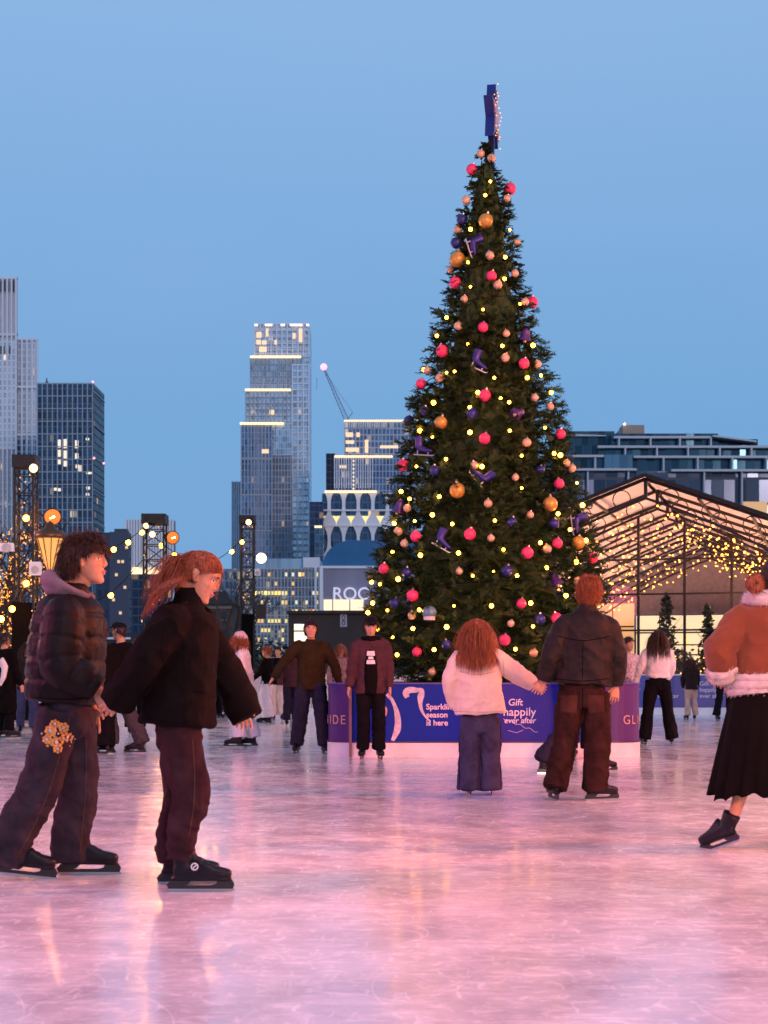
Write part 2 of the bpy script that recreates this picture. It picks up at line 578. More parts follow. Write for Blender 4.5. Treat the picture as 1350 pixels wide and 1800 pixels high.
def folds(amp, fx=6.0, fz=14.0, seed=0.0, lean=0.6):
    """soft ridged creases, slanting across the cloth"""
    def f(co, no):
        q = np.stack([(co[:,0] + lean*co[:,2]) * fx, co[:,1] * fx, (co[:,2] - lean*0.5*co[:,0]) * fz], 1) + seed
        a = fbm(q, 2)
        r = 1 - np.abs(2*a - 1)
        q2 = np.stack([(co[:,0] - lean*co[:,2]) * fx*0.7, co[:,1]*fx*0.7, (co[:,2]) * fz*0.5], 1) + seed + 31
        q3 = np.stack([(co[:,0] + 1.3*co[:,2]) * fx*1.1, co[:,1] * fx*1.4, (co[:,2] - .9*co[:,0]) * 9.0], 1) + seed + 57
        r3 = 1 - np.abs(2*fbm(q3, 2) - 1)
        return amp * (1.6*(r**2 - 0.6) + 0.8*(fbm(q2, 2) - 0.5) + 1.1*(r3**5 - .30)*(.25 + 1.3*fbm(co*4.0 + seed + 11, 2)**2))
    return f

def vcloth(name, col, rough=0.85, weave=220, bump=0.12, var=0.18, sheen=0.0, spec=0.05):
    return plain(name, col, rough, 0, var, 9, bump, weave, spec, sheen=sheen)

C_ = {}
C_['skin'] = plain('skin', (0.52, 0.27, 0.17), 0.55, 0, 0.10, 40, 0.06, 300, 0.3)
C_['skin'].node_tree.nodes['Principled BSDF'].inputs['Subsurface Weight'].default_value = 0.25
C_['skin'].node_tree.nodes['Principled BSDF'].inputs['Subsurface Radius'].default_value = (0.02, 0.008, 0.004)
C_['lip'] = plain('lips', (0.42, 0.16, 0.14), 0.4, 0, 0.05)
C_['eye'] = plain('eye_dark', (0.03, 0.02, 0.02), 0.15, 0, 0)
C_['white'] = plain('eye_white', (0.6, 0.58, 0.55), 0.3, 0, 0)
C_['black'] = vcloth('black_wool', (0.0055, 0.0042, 0.0042))
C_['navy'] = vcloth('navy_denim', (0.020, 0.018, 0.036), 0.9)
C_['black_trouser'] = vcloth('black_trousers', (0.006, 0.0055, 0.007))
C_['boot'] = plain('skate_boot_plastic', (0.005, 0.005, 0.009), 0.45, 0, 0.2, 20, spec=0.25)
C_['holder'] = plain('skate_holder', (0.014, 0.013, 0.014), 0.4, 0, 0.2)
C_['steel'] = plain('blade_steel', (0.45, 0.43, 0.43), 0.3, 0.9, 0.1)
C_['fur'] = plain('cream_fur', (0.62, 0.53, 0.50), 0.95, 0, 0.12, 30, sheen=0.3)
C_['emblem'] = plain('white_emblem', (0.7, 0.7, 0.72), 0.5, 0, 0)

def hairmat(name, col, rough=0.45):
    return plain(name, col, rough, 0, 0.75, 85, 0, 40, 0.3, (1, 1, 0.10))
C_['hair_brown'] = hairmat('dark_brown_hair', (0.045, 0.022, 0.014))
C_['hair_red'] = hairmat('auburn_hair', (0.20, 0.058, 0.024))
C_['hair_ginger'] = hairmat('ginger_hair', (0.27, 0.080, 0.028))
C_['hair_black'] = hairmat('black_hair', (0.018, 0.012, 0.010))
C_['hair_blond'] = hairmat('fair_hair', (0.30, 0.17, 0.08))

class Head:
    def __init__(s, c, yaw, pitch=0.0, roll=0.0, sc=1.0):
        s.c, s.sc = Vector(c), sc
        f = Vector((math.cos(yaw)*math.cos(pitch), math.sin(yaw)*math.cos(pitch), math.sin(pitch)))
        up = Vector((0, 0, 1))
        r = f.cross(up).normalized()          # the person's right
        u = r.cross(f).normalized()
        if roll:
            q = Matrix.Rotation(roll, 3, f)
            r, u = q @ r, q @ u
        s.f, s.r, s.u = f, r, u
    def w(s, x, y, z):                        # right, forward, up (metres)
        return s.c + (s.r*x + s.f*y + s.u*z) * s.sc
    def loc(s, co):
        d = co - np.array(s.c)
        return np.stack([d @ np.array(s.r), d @ np.array(s.f), d @ np.array(s.u)], 1) / s.sc

def head_shapes(mb, h):
    rows = [(-.117,.016,.074,.046),(-.111,.032,.083,.024),(-.098,.044,.085,-.004),(-.078,.053,.085,-.036),(-.055,.061,.088,-.062),(-.03,.067,.089,-.078),
            (0,.072,.088,-.092),(.03,.075,.092,-.099),(.06,.075,.089,-.099),(.085,.066,.074,-.087),(.104,.046,.046,-.064),(.114,.020,.012,-.034)]
    n = 24
    vs_ = []
    for z, w, fr, bk in rows:
        cy, ry = (fr+bk)/2, (fr-bk)/2
        for k in range(n):
            a = 2*math.pi*k/n
            vs_.append(h.w(w*math.cos(a), cy + ry*math.sin(a), z))
    fs_ = []
    for i in range(len(rows)-1):
        for k in range(n):
            l = (k+1) % n
            fs_.append((i*n+k, i*n+l, (i+1)*n+l, (i+1)*n+k))
    fs_.append(tuple(reversed(range(n)))); fs_.append(tuple((len(rows)-1)*n+k for k in range(n)))
    mb.add(vs_, fs_)
    s = h.sc
    B = (h.r, h.f, h.u)
    loft(mb, [(h.w(0,.080,.026), .008*s, .010*s), (h.w(0,.089,.004), .0090*s, .012*s), (h.w(0,.097,-.020), .012*s, .013*s), (h.w(0,.095,-.032), .011*s, .011*s)], h.r, 10, 8)
    for q in (-1, 1):
        mb.sphere(h.w(q*.012,.089,-.030), .010*s, 8, 6, (1, 1.1, .85), B)       # nostril wings
        loft(mb, [(h.w(q*.071,-.004,-.032), .007*s, .010*s), (h.w(q*.078,-.012,-.008), .006*s, .017*s), (h.w(q*.081,-.016,.018), .006*s, .019*s), (h.w(q*.078,-.012,.031), .005*s, .010*s)], h.r, 8, 8)  # ear
        loft(mb, [(h.w(q*.010,.090,.026), .006*s, .007*s), (h.w(q*.030,.086,.031), .006*s, .008*s), (h.w(q*.050,.070,.026), .006*s, .007*s)], h.u, 8, 6)  # brow ridge
    mb.sphere(h.w(0,.0925,-.057), .019*s, 10, 6, (1.15, .42, .28), B)            # upper lip
    mb.sphere(h.w(0,.0895,-.068), .017*s, 10, 6, (1.1, .45, .30), B)             # lower lip
    mb.sphere(h.w(0,.076,-.100), .019*s, 8, 6, (1.1, .7, .8), B)                # chin

def hand_shapes(mb, w, d, nrm, thumb, curl=0.5, s=1.0):
    """w wrist, d direction of the palm, nrm back of the hand, thumb: towards the thumb's side"""
    w, d, nrm = Vector(w), Vector(d).normalized(), Vector(nrm)
    nrm = (nrm - d*nrm.dot(d)).normalized()
    t = d.cross(nrm)
    if t.dot(Vector(thumb)) < 0: t = -t
    loft(mb, [(w - d*.03*s, .028*s, .023*s), (w, .028*s, .020*s), (w + d*.035*s, .040*s, .017*s), (w + d*.085*s, .042*s, .014*s), (w + d*.095*s, .037*s, .011*s)], t, 12, 8)
    for k, (off, L) in enumerate(((.0345, .072), (.0115, .080), (-.0115, .074), (-.0345, .058))):
        p = w + d*.088*s + t*off*s
        dd = (d + t*(off*3.2)).normalized()
        pts = [p - dd*.015*s, p]
        ang = 0
        for j, fr in enumerate((.42, .32, .26)):
            ang += curl * (0.55 + 0.25*j + 0.06*k)
            v = dd*math.cos(ang) - nrm*math.sin(ang)
            p = p + v*(L*fr*s)
            pts.append(p)
        mb.tube(pts, [.0090*s, .0088*s, .0082*s, .0075*s, .0055*s], 8)
    p = w + d*.028*s + t*.030*s
    v1 = (d*.65 + t*.75 - nrm*.25).normalized()
    v2 = (d*.9 + t*.30 - nrm*(.35 + .3*curl)).normalized()
    mb.tube([w + d*.012*s + t*.012*s, p, p + v1*.034*s, p + v1*.034*s + v2*.030*s], [.014*s, .0125*s, .0105*s, .0075*s], 8)

def add_skate(parent, pos, yaw, pitch=0.0, shaft=None, mat=None, emblem=0, s=1.0, roll=0.0, flex=0.0):
    """pos: point of the ice under the middle of the blade"""
    mb = MB()
    ay = (0, 1, 0)
    V = Vector
    loft(mb, [(V((-.115,0,.105)),.024,.030),(V((-.10,0,.105)),.036,.040),(V((-.03,0,.105)),.038,.040),(V((.06,0,.098)),.045,.034),(V((.125,0,.092)),.044,.028),(V((.160,0,.088)),.034,.022),(V((.172,0,.086)),.018,.012)], ay, 14, 22)
    fx_ = Matrix.Rotation(-flex, 3, 'Y'); pv = V((-.065, 0, .10))
    loft(mb, [(fx_ @ (V(q_) - pv) + pv, a_, b_) for q_, a_, b_ in (((-.065,0,.09),.036,.048),((-.062,0,.10+.05*(shaft or 1)),.040,.054),((-.068,0,.10+.11*(shaft or 1)),.046,.058),((-.078,0,.10+.20*(shaft or 1)),.052,.062))], ay, 14, 14)
    loft(mb, [(V((-.02,0,.17)),.026,.02),(V((.03,0,.135)),.034,.016),(V((.08,0,.118)),.034,.014)], ay, 10, 8)      # tongue and laces
    for k in range(4):
        x = -.012 + .027*k; z = .178 - .017*k
        mb.tube([V((x,-.036,z-.012)), V((x+.008,0,z+.010)), V((x,.036,z-.012))], .005, 6)
    loft(mb, [(V((-.128,0,.062)),.020,.010),(V((-.10,0,.064)),.036,.011),(V((.05,0,.062)),.040,.010),(V((.14,0,.060)),.038,.010),(V((.17,0,.062)),.020,.009)], ay, 12, 14)  # sole
    hd = MB()
    hd.prism([(-.125,.060),(-.020,.060),(-.045,.034),(-.060,.030),(.070,.030),(.095,.038),(.105,.060),(.172,.060),(.185,.036),(.178,.014),(-.140,.014),(-.148,.034)], .012)
    hd.move((0,-.006,0))
    bl = MB()
    bl.prism([(-.142,.016),(.182,.016),(.190,.010),(.176,.001),(-.130,.0),(-.146,.006)], .004)
    bl.move((0,-.002,0))
    rot = Matrix.Rotation(yaw, 3, 'Z') @ Matrix.Rotation(-pitch, 3, 'Y') @ Matrix.Rotation(roll, 3, 'X')
    def place(b):
        b.v = [tuple(rot @ (Vector(p)*s) + Vector(pos)) for p in b.v]
    for b in (mb, hd, bl): place(b)
    boot = link_mesh('skate', remesh(mb, 'skate', .008 if emblem else .012, 1), mat or C_['boot'], parent, True)
    hd.build('blade_holder', C_['holder'], boot)
    bl.build('blade', C_['steel'], boot)
    if emblem:
        eb = MB()
        for k in range(14):
            a0, a1 = 2*math.pi*k/14, 2*math.pi*(k+1)/14
            e = emblem
            eb.bar((-.005+.016*math.cos(a0), e*.047, .128+.016*math.sin(a0)), (-.005+.016*math.cos(a1), e*.047, .128+.016*math.sin(a1)), .007, .006)
        eb.bar((-.012, e*.047, .121), (.002, e*.047, .135), .006, .006)
        place(eb)
        eb.build('emblem', C_['emblem'], boot)
    return boot

def strands(h, n, style, seed=1, L=.06, rad=.0035, steps=7, drift=(0,0,0), grav=0.25, region=None, coll=(), tie=None, spread=.02, lift=.010, fringe=True, mess=.14, tiel=None):
    """hair as many tapered locks rooted on the scalp"""
    rg = np.random.RandomState(seed)
    ce = Vector((0, -.004, .012)); ax = Vector((.079, .102, .103))
    if tiel is not None: tie = h.w(*tiel)
    vs_, fs_ = [], []
    cnt = 0
    while cnt < n:
        d = rg.normal(size=3); d /= np.linalg.norm(d)
        p = Vector((d[0]*ax.x, d[1]*ax.y, d[2]*ax.z)) + ce
        if not (region(p) if region else (p.z > .058 if p.y > .045 else (p.z > .012 if p.y > .02 else p.z > -.075))): continue
        cnt += 1
        nrm = Vector((d[0]/ax.x, d[1]/ax.y, d[2]/ax.z)).normalized()
        ln = L * rg.uniform(.75, 1.2)
        ds = ln/steps
        W = h.w(*p)
        nW = (h.r*nrm.x + h.f*nrm.y + h.u*nrm.z)
        down = Vector((0, 0, -1))
        if style == 'short':
            flow = Vector((nrm.x*.5, .35 if p.y > -.02 else -.2, -.9 if p.z < .08 else -.25))
            flow = h.r*flow.x + h.f*flow.y + h.u*flow.z
            v = (flow*.7 + nW*.34 + Vector(rg.normal(size=3))*mess).normalized()
        else:
            tang = down - nW*nW.dot(down)
            if tang.length < .05: tang = h.f*-1
            back = -h.f if style == 'back' else (h.r*(1 if p.x > 0 else -1)*.8 - h.f*.3)
            tang = tang.normalized()*(.5 if style == 'back' else 1) + back*(1.0 if style == 'back' else .45*max(0, nW.z))
            v = (tang.normalized() + nW*.15 + Vector(rg.normal(size=3))*.08).normalized()
        fly = rg.rand() < .05 and p.y < .02
        if fly: ln *= 1.08; ds = ln/steps; v = (v + nW*.5).normalized()
        pts = [W]
        target = None
        if tie is not None: target = Vector(tie) + Vector(rg.normal(size=3))*spread*.5
        g = (down*1.0 + Vector(drift)).normalized()
        jit = Vector(rg.normal(size=3))*spread*(4 if fly else 2)
        for k in range(steps):
            if style == 'short': v = (v*.8 + (down*.25 + Vector(drift)*.5)*.5 + Vector(rg.normal(size=3))*mess*.5).normalized()
            elif target is not None and k < steps*.4: v = (v*.5 + (target - W).normalized()*.5).normalized()
            else: v = (v*(1-grav) + (g + jit)*grav).normalized()
            W = W + v*ds
            q = W - h.c
            l = Vector((q.dot(h.r), q.dot(h.f), q.dot(h.u)))/h.sc - ce
            e = math.sqrt((l.x/ax.x)**2 + (l.y/ax.y)**2 + (l.z/ax.z)**2)
            lim = 1.0 + lift/.09 + rg.uniform(0, .05)
            if e < lim and e > 1e-4:
                l = l*(lim/e) + ce
                W = h.w(*l)
            for c, a in coll:
                q = W - Vector(c)
                e = math.sqrt((q.x/a[0])**2 + (q.y/a[1])**2 + (q.z/a[2])**2)
                if e < 1: W = Vector(c) + q/max(e, .05)
            pts.append(W)
        b0 = len(vs_)
        rr = rad*rg.uniform(.7, 1.3)*(.55 if fly else 1)
        a = (pts[-1]-pts[0]).cross(nW)
        if a.length < 1e-6: a = h.r.copy()
        a.normalize()
        m = len(pts)
        for k, q in enumerate(pts):
            t = (pts[min(k+1, m-1)] - pts[max(k-1, 0)])
            b = t.cross(a)
            if b.length < 1e-9: b = nW.copy()
            b.normalize()
            w = rr*(1 - .85*(k/(m-1))**2)
            vs_ += [tuple(q + a*w), tuple(q - a*w*.5 + b*w*.8), tuple(q - a*w*.5 - b*w*.8)]
        for k in range(m-1):
            for j in range(3):
                l_ = (j+1) % 3
                fs_.append((b0+k*3+j, b0+k*3+l_, b0+(k+1)*3+l_, b0+(k+1)*3+j))
    return vs_, fs_

def scalp(mb, h, thick=.010, zfront=.045, zback=-.075):
    """solid under-layer of the hair, cut to a hairline"""
    n, m = 24, 12
    ce = (0, -.006, .012)
    rows = []
    vs_ = []
    for i in range(m+1):
        for k in range(n):
            a = 2*math.pi*k/n
            fr = (math.sin(a)+1)/2                       # 1 front, 0 back
            zl = zback + (zfront - zback)*(fr**.9)
            z = zl + (.118+thick-zl)*(i/m)**.75 if i < m else .118+thick
            zz = (z-ce[2])/(.106+thick)
            q = math.sqrt(max(0, 1-zz*zz)) if i < m else .02
            vs_.append(h.w((.077+thick*.6)*q*math.cos(a), ce[1]+(.102+thick*.8)*q*math.sin(a), z))
    fs_ = []
    for i in range(m):
        for k in range(n):
            l = (k+1) % n
            fs_.append((i*n+k, i*n+l, (i+1)*n+l, (i+1)*n+k))
    fs_.append(tuple(m*n+k for k in range(n)))
    return mb.add(vs_, fs_)

def add_hair(body, h, mat, style, n, seed, cap=True, extra=None, **kw):
    mb = MB()
    if cap: scalp(mb, h, kw.pop('thick', .008), kw.pop('zfront', .05), kw.pop('zback', -.07))
    if extra: extra(mb)
    v, f = strands(h, n, style, seed, **kw)
    mb.add(v, f)
    return link_mesh('hair', mb.mesh('hair', True), mat, body, True)

FINE = 0

def person(label, Y, yaw, head, neck, sh, el, wr, hip, kn, an, feet, top, bot, hand=(None, None), hair=None, face=True, vox=.016,
           headyaw=None, pitch=0.0, roll=0.0, group=None, hs=1.0, name='person', hatf=None, skin=None, foldamp=.010, legskin=False, seed=1, skate_mat=None):
    J = lambda q: Vector(q) if isinstance(q, Vector) else at(q[0], q[1], Y + (q[2] if len(q) > 2 else 0))
    yaw = R(yaw); hy = R(headyaw) if headyaw is not None else yaw
    h = Head(J(head), hy, R(pitch), R(roll), hs)
    N = J(neck); SH = [J(q) for q in sh]; EL = [J(q) for q in el]; WR = [J(q) for q in wr]
    HP = [J(q) for q in hip]; KN = [J(q) for q in kn]; AN = [J(q) for q in an]
    fw = Vector((math.cos(yaw), math.sin(yaw), 0)); rt = Vector((fw.y, -fw.x, 0))
    pel = (HP[0]+HP[1])/2
    chest = (SH[0]+SH[1])/2
    base = Vector(((feet[0][0][0]+feet[1][0][0])/2, (feet[0][0][1]+feet[1][0][1])/2, 0)) if feet else Vector((pel.x, pel.y, 0))
    fine = vox < .012
    # ---- the body, one continuous surface
    mb = MB()
    head_shapes(mb, h)
    s = hs
    loft(mb, [(h.w(0,-.022,-.03), .052*s, .055*s), (h.w(0,-.022,-.09), .050*s, .054*s), (N + Vector((0,0,.03)), .055*s, .056*s), (N - Vector((0,0,.03)), .075*s, .065*s)], rt, 14, 10)
    loft(mb, [(N, .07*s, .055*s), (N*.55+chest*.45, .13*s, .075*s), (chest*.8+pel*.2, .15*s, .09*s), (chest*.35+pel*.65, .12*s, .08*s), (pel, .13*s, .085*s), (pel - Vector((0,0,.06)), .10*s, .08*s)], rt, 16, 16)
    for i in (0, 1):
        loft(mb, [(SH[i]*.8+N*.2, .05*s, .05*s), (SH[i], .052*s, .052*s), (EL[i], .038*s, .038*s), (WR[i], .025*s, .022*s)], fw, 12, 14)
        if legskin: rr = (.085, .054, .047, .028)
        else: rr = (.075, .05, .045, .03)
        cf = KN[i]*.65 + AN[i]*.35 - fw*.012
        loft(mb, [(HP[i], rr[0]*s, rr[0]*s), (KN[i], rr[1]*s, rr[1]*s), (cf, rr[2]*s, rr[2]*s), (AN[i], rr[3]*s, rr[3]*s)], fw, 12, 16)
        hd = hand[i]
        if hd:
            d = (WR[i]-EL[i]).normalized()
            if hd.get('dir'): d = Vector(hd['dir'])
            hand_shapes(mb, WR[i], d, hd.get('n', rt*(1 if i else -1)), hd.get('t', fw), hd.get('curl', .45), s*hd.get('s', 1))
    def facefold(co, no):
        q = h.loc(co)
        r = np.zeros(len(co))
        for e in (-1, 1):
            d2 = ((q[:,0]-e*.031)/.017)**2 + ((q[:,2]-.006)/.012)**2
            r -= .008*s*np.exp(-d2)*(q[:,1] > .03)
            d2 = ((q[:,0]-e*.046)/.020)**2 + ((q[:,2]+.022)/.016)**2
            r += .0035*s*np.exp(-d2)*(q[:,1] > .02)
        d2 = (q[:,0]/.022)**2 + ((q[:,2]+.0625)/.0028)**2
        r -= .004*s*np.exp(-d2)*(q[:,1] > .05)
        return r
    me = remesh(mb, 'person', .0042 if fine else .010, 2 if fine else 1, facefold if face else None)
    body = bpy.data.objects.new(name, me)
    COL.objects.link(body)
    me.materials.append(skin or C_['skin'])
    # body mesh to its own origin
    me.transform(Matrix.Translation(-base)); body.location = base
    tag(body, label, 'person', group)
    if face:
        for k in ('lip', 'eye', 'white'): me.materials.append(C_[k])
        me.materials.append(C_['hair_brown'])
        nf = len(me.polygons)
        cc = np.empty(nf*3); me.polygons.foreach_get('center', cc); cc = cc.reshape(-1, 3) + np.array(base)
        q = h.loc(cc)
        mi = np.zeros(nf, dtype=np.int32)
        fr = q[:,1] > .045
        mi[fr & (((q[:,0]/.024)**2 + ((q[:,2]+.0625)/.011)**2) < 1)] = 1
        for e in (-1, 1):
            mi[fr & ((((q[:,0]-e*.031)/.0125)**2 + ((q[:,2]-.006)/.0062)**2) < 1)] = 3
            mi[fr & ((((q[:,0]-e*.031)/.0066)**2 + ((q[:,2]-.006)/.0066)**2) < 1)] = 2
            mi[fr & ((((q[:,0]-e*.031)/.017)**2 + ((q[:,2]-.0275-.002*(np.abs(q[:,0])-.03)*10)/.0040)**2) < 1)] = 4
        me.polygons.foreach_set('material_index', mi)
    # ---- trousers / skirt
    if bot and bot.get('kind', 'trousers') == 'trousers':
        mb = MB()
        w = bot.get('w', 1.0)*s
        k1, k2, k3 = bot.get('thigh', .098)*s, bot.get('knee', .082)*s, bot.get('hem', .085)*s
        loft(mb, [(pel + Vector((0,0,.14)), .150*w, .105*w), (pel + Vector((0,0,.02)), .165*w, .118*w), (pel - Vector((0,0,.09)), .155*w, .112*w), (pel - Vector((0,0,.12)), .12*w, .09*w)], rt, 18, 10)
        for i in (0, 1):
            hem = AN[i] + (AN[i]-KN[i]).normalized()*bot.get('drop', .03)
            if bot.get('shorten'): hem = KN[i].lerp(AN[i], bot['shorten'])
            mid = HP[i].lerp(KN[i], .5)
            mid2 = KN[i].lerp(hem, .55)
            back = -fw*bot.get('flop', .02)
            mod = None
            if bot.get('bunch'):
                bn = bot['bunch']
                mod = lambda t, a, bn=bn, i=i: 1 + bn*max(0, (t-.55)/.45)*math.sin(t*62 + 2*math.sin(a + i) + i)
            loft(mb, [(HP[i] + Vector((0,0,.03)), k1*.95, k1*1.02), (mid, k1, k1*1.03), (KN[i], k2, k2*1.05), (mid2 + back, (k2+k3)/2, (k2+k3)/2*1.08), (hem + back*.7, k3, k3*1.12)], rt, 18, 40, mod)
        tr = link_mesh('trousers', remesh(mb, 'trousers', vox*.9, 2 if fine else 1, folds(bot.get('fold', foldamp), bot.get('fx', 8), bot.get('fz', 2.4), seed*3.1, .30)), bot['m'], body, True)
    # ---- top
    if top:
        mb = MB()
        w, b = top.get('w', 1.0)*s, top.get('b', 1.0)*s
        hem = J(top['hem'])
        T = top.get('rings') or ((0, .068, .068), (.07, .125, .085), (.16, .185, .110), (.28, .205, .128), (.52, .205, .135), (.78, .205, .138), (1, .208, .142))
        ctl = []
        for t, a_, b_ in T:
            q = N.lerp(chest, min(1, t/.16)*.6) if t < .16 else (N.lerp(chest, .6)).lerp(hem, (t-.16)/.84)
            off = top.get('off')
            if off: q = q + fw*off*math.sin(min(1, t)*math.pi)
            ctl.append((q, a_*w, b_*b))
        quilt = top.get('quilt')
        def mod(t, a):
            f = 1.0
            if quilt:
                x = (t*quilt) % 1.0
                g = min(x, 1-x)
                f *= 1.025 - .075*math.exp(-(g/.085)**2)
                f += .006*math.sin(a*5 + t*17)
            return f
        loft(mb, ctl, rt, 28, 90 if quilt else 36, mod if quilt else None, 2.25)
        sl = top.get('sl', 1.0)*s
        for i in (0, 1):
            sr = top.get('sleeve', (.082, .088, .072, .066, .060))
            end = WR[i] + (WR[i]-EL[i]).normalized()*top.get('cuff', (0, 0))[i]
            q2 = (top.get('squilt') or 0)
            def smod(t, a, q2=q2):
                if not q2: return 1.0
                x = (t*q2) % 1.0
                g = min(x, 1-x)
                return 1.03 - .10*math.exp(-(g/.09)**2) + .008*math.sin(a*5 + t*23)
            loft(mb, [(SH[i]*.72 + N*.28 - Vector((0,0,.02)), sr[0]*sl*.9, sr[0]*sl*.9), (SH[i].lerp(EL[i], .08), sr[0]*sl, sr[0]*sl), (SH[i].lerp(EL[i], .5), sr[1]*sl, sr[1]*sl), (EL[i], sr[2]*sl, sr[2]*sl), (EL[i].lerp(end, .55), sr[3]*sl, sr[3]*sl), (end, sr[4]*sl, sr[4]*sl)], fw, 18, 60 if q2 else 28, smod if q2 else None)
        if top.get('collar'):
            ch, cw = top['collar']
            loft(mb, [(N - Vector((0,0,.03)), .095*cw*s, .090*cw*s), (N + Vector((0,0,ch*.5)), .078*cw*s, .080*cw*s), (N + Vector((0,0,ch)), .074*cw*s, .078*cw*s)], rt, 16, 8)
        tp = link_mesh(top.get('name', 'jacket'), remesh(mb, 'top', vox*.9, 2 if fine else 1, folds(top.get('fold', foldamp), top.get('fx', 5), top.get('fz', 8), seed*1.7 + 5)), top['m'], body, True)
    # ---- skates
    if feet:
        for i, ft in enumerate(feet):
            pos, fy = ft[0], ft[1]
            add_skate(body, pos, R(fy), R(ft[2]) if len(ft) > 2 else 0.0, mat=skate_mat, emblem=(ft[3] if len(ft) > 3 else 0), s=s*.97, roll=R(ft[4]) if len(ft) > 4 else 0, flex=R(ft[5]) if len(ft) > 5 else 0, shaft=(ft[6] if len(ft) > 6 else None))
    # ---- hair
    if hair:
        k = dict(hair)
        add_hair(body, h, k.pop('m'), k.pop('style'), k.pop('n'), seed, **k)
    if hatf: hatf(body, h)
    return body, h, J

def ground_pt(px, py, Y=None, z=0.0):
    """point of the ice seen at this place"""
    d = (EYE - z)*F/(py - HY) if Y is None else Y
    return Vector(((px-CX)/F*d, d, z))

def cast(ob, px, py, Y0=2.0):
    """point and outward normal of a garment where it is seen"""
    if 'bvh' not in CACHE.setdefault(ob.name, {}):
        CACHE[ob.name]['bvh'] = BVHTree.FromPolygons([tuple(v.co) for v in ob.data.vertices], [tuple(p.vertices) for p in ob.data.polygons])
    o = Vector((0, 0, EYE)); d = (at(px, py, 10) - o).normalized()
    hit = CACHE[ob.name]['bvh'].ray_cast(o, d)
    if hit[0] is None: return None
    n_ = hit[1] if hit[1].dot(d) < 0 else -hit[1]
    return hit[0], n_
CACHE = {}
def seam(body, kind, pts, m, r=.0022, name='seam', n=26, double=0):
    """sewn seam laid on the cloth"""
    ob = [c for c in body.children if c.name.split('.')[0] == kind][0]
    P = catmull([(x_, y_, 0) for x_, y_ in pts], n)
    b = MB(); run = []
    for x_, y_, _ in P:
        h_ = cast(ob, x_, y_)
        if h_ is None or (run and (h_[0]-run[-1]).length > .12):
            if len(run) > 2: b.tube(run, r, 5)
            run = []
            if h_ is None: continue
        run.append(h_[0] + h_[1]*r*.4)
    if len(run) > 2: b.tube(run, r, 5)
    if b.v: return b.build(name, m, ob)
def patch(body, kind, quad, m, name='pocket', th=.004, n=8):
    """pocket or flap sewn on the cloth, following its surface"""
    ob = [c for c in body.children if c.name.split('.')[0] == kind][0]
    q = [np.array(c, float) for c in quad]
    G = []
    for i in range(n+1):
        for j in range(n+1):
            u, v = i/n, j/n
            p = q[0]*(1-u)*(1-v) + q[1]*u*(1-v) + q[2]*u*v + q[3]*(1-u)*v
            h_ = cast(ob, p[0], p[1])
            if h_ is None: return None
            e = 0 if i in (0, n) or j in (0, n) else 1
            G.append(h_[0] + h_[1]*(th*(.4 + .6*e)))
    f = []
    for i in range(n):
        for j in range(n):
            a = i*(n+1)+j
            f.append((a, a+1, a+n+2, a+n+1))
    b = MB(); b.add(G, f)
    o = link_mesh(name, b.mesh(name, True), m, ob)
    md = o.modifiers.new('thickness', 'SOLIDIFY'); md.thickness = .003
    return o
# ------------------------------------------------------------------ the people on the ice
puffer = plain('puffer_nylon', (0.0060, 0.0045, 0.0055), 0.55, 0, 0.1, 14, 0.15, 70, 0.12)
grey_jean = vcloth('washed_black_denim', (0.030, 0.024, 0.034), 0.9, 240, 0.15, 0.35)
plum_jean = vcloth('washed_plum_denim', (0.032, 0.015, 0.019), 0.9, 240, 0.15, 0.35)
hood_m = vcloth('grey_purple_jersey', (0.17, 0.12, 0.15), 0.9, 200, 0.2)
cream = vcloth('cream_wool', (0.62, 0.50, 0.43), 0.9, 180, 0.15, 0.08)
brown_jkt = plain('dark_waxed_cotton', (0.010, 0.007, 0.006), 0.6, 0, 0.35, 12, 0.2, 120, 0.2)
brown_cord = vcloth('brown_corduroy', (0.026, 0.0115, 0.010), 0.9, 200, 0.2, 0.35)
suede = plain('orange_suede', (0.185, 0.052, 0.022), 0.9, 0, 0.12, 8, 0.2, 160, 0.2, sheen=0.2)
olive = vcloth('olive_brown_knit', (0.026, 0.018, 0.008), 0.9, 160, 0.25)
maroon = vcloth('maroon_wool', (0.060, 0.026, 0.032), 0.9, 160, 0.2)
white_nylon = plain('white_nylon', (0.66, 0.62, 0.66), 0.6, 0, 0.08, 10, 0.3, 50, 0.3)
white_knit = vcloth('white_knit', (0.70, 0.64, 0.64), 0.9, 140, 0.2, 0.08)
beige = vcloth('beige_cotton', (0.42, 0.33, 0.26), 0.9)
grey_tr = vcloth('grey_trousers', (0.05, 0.043, 0.05), 0.9)
jean = vcloth('blue_denim', (0.05, 0.06, 0.13), 0.9)
cap_m = vcloth('dark_cap_cotton', (0.008, 0.008, 0.013), 0.85)
pink_knit = vcloth('pale_pink_knit', (0.55, 0.42, 0.46), 0.95, 150, 0.3)
red_m = vcloth('red_wool', (0.30, 0.03, 0.03), 0.9)

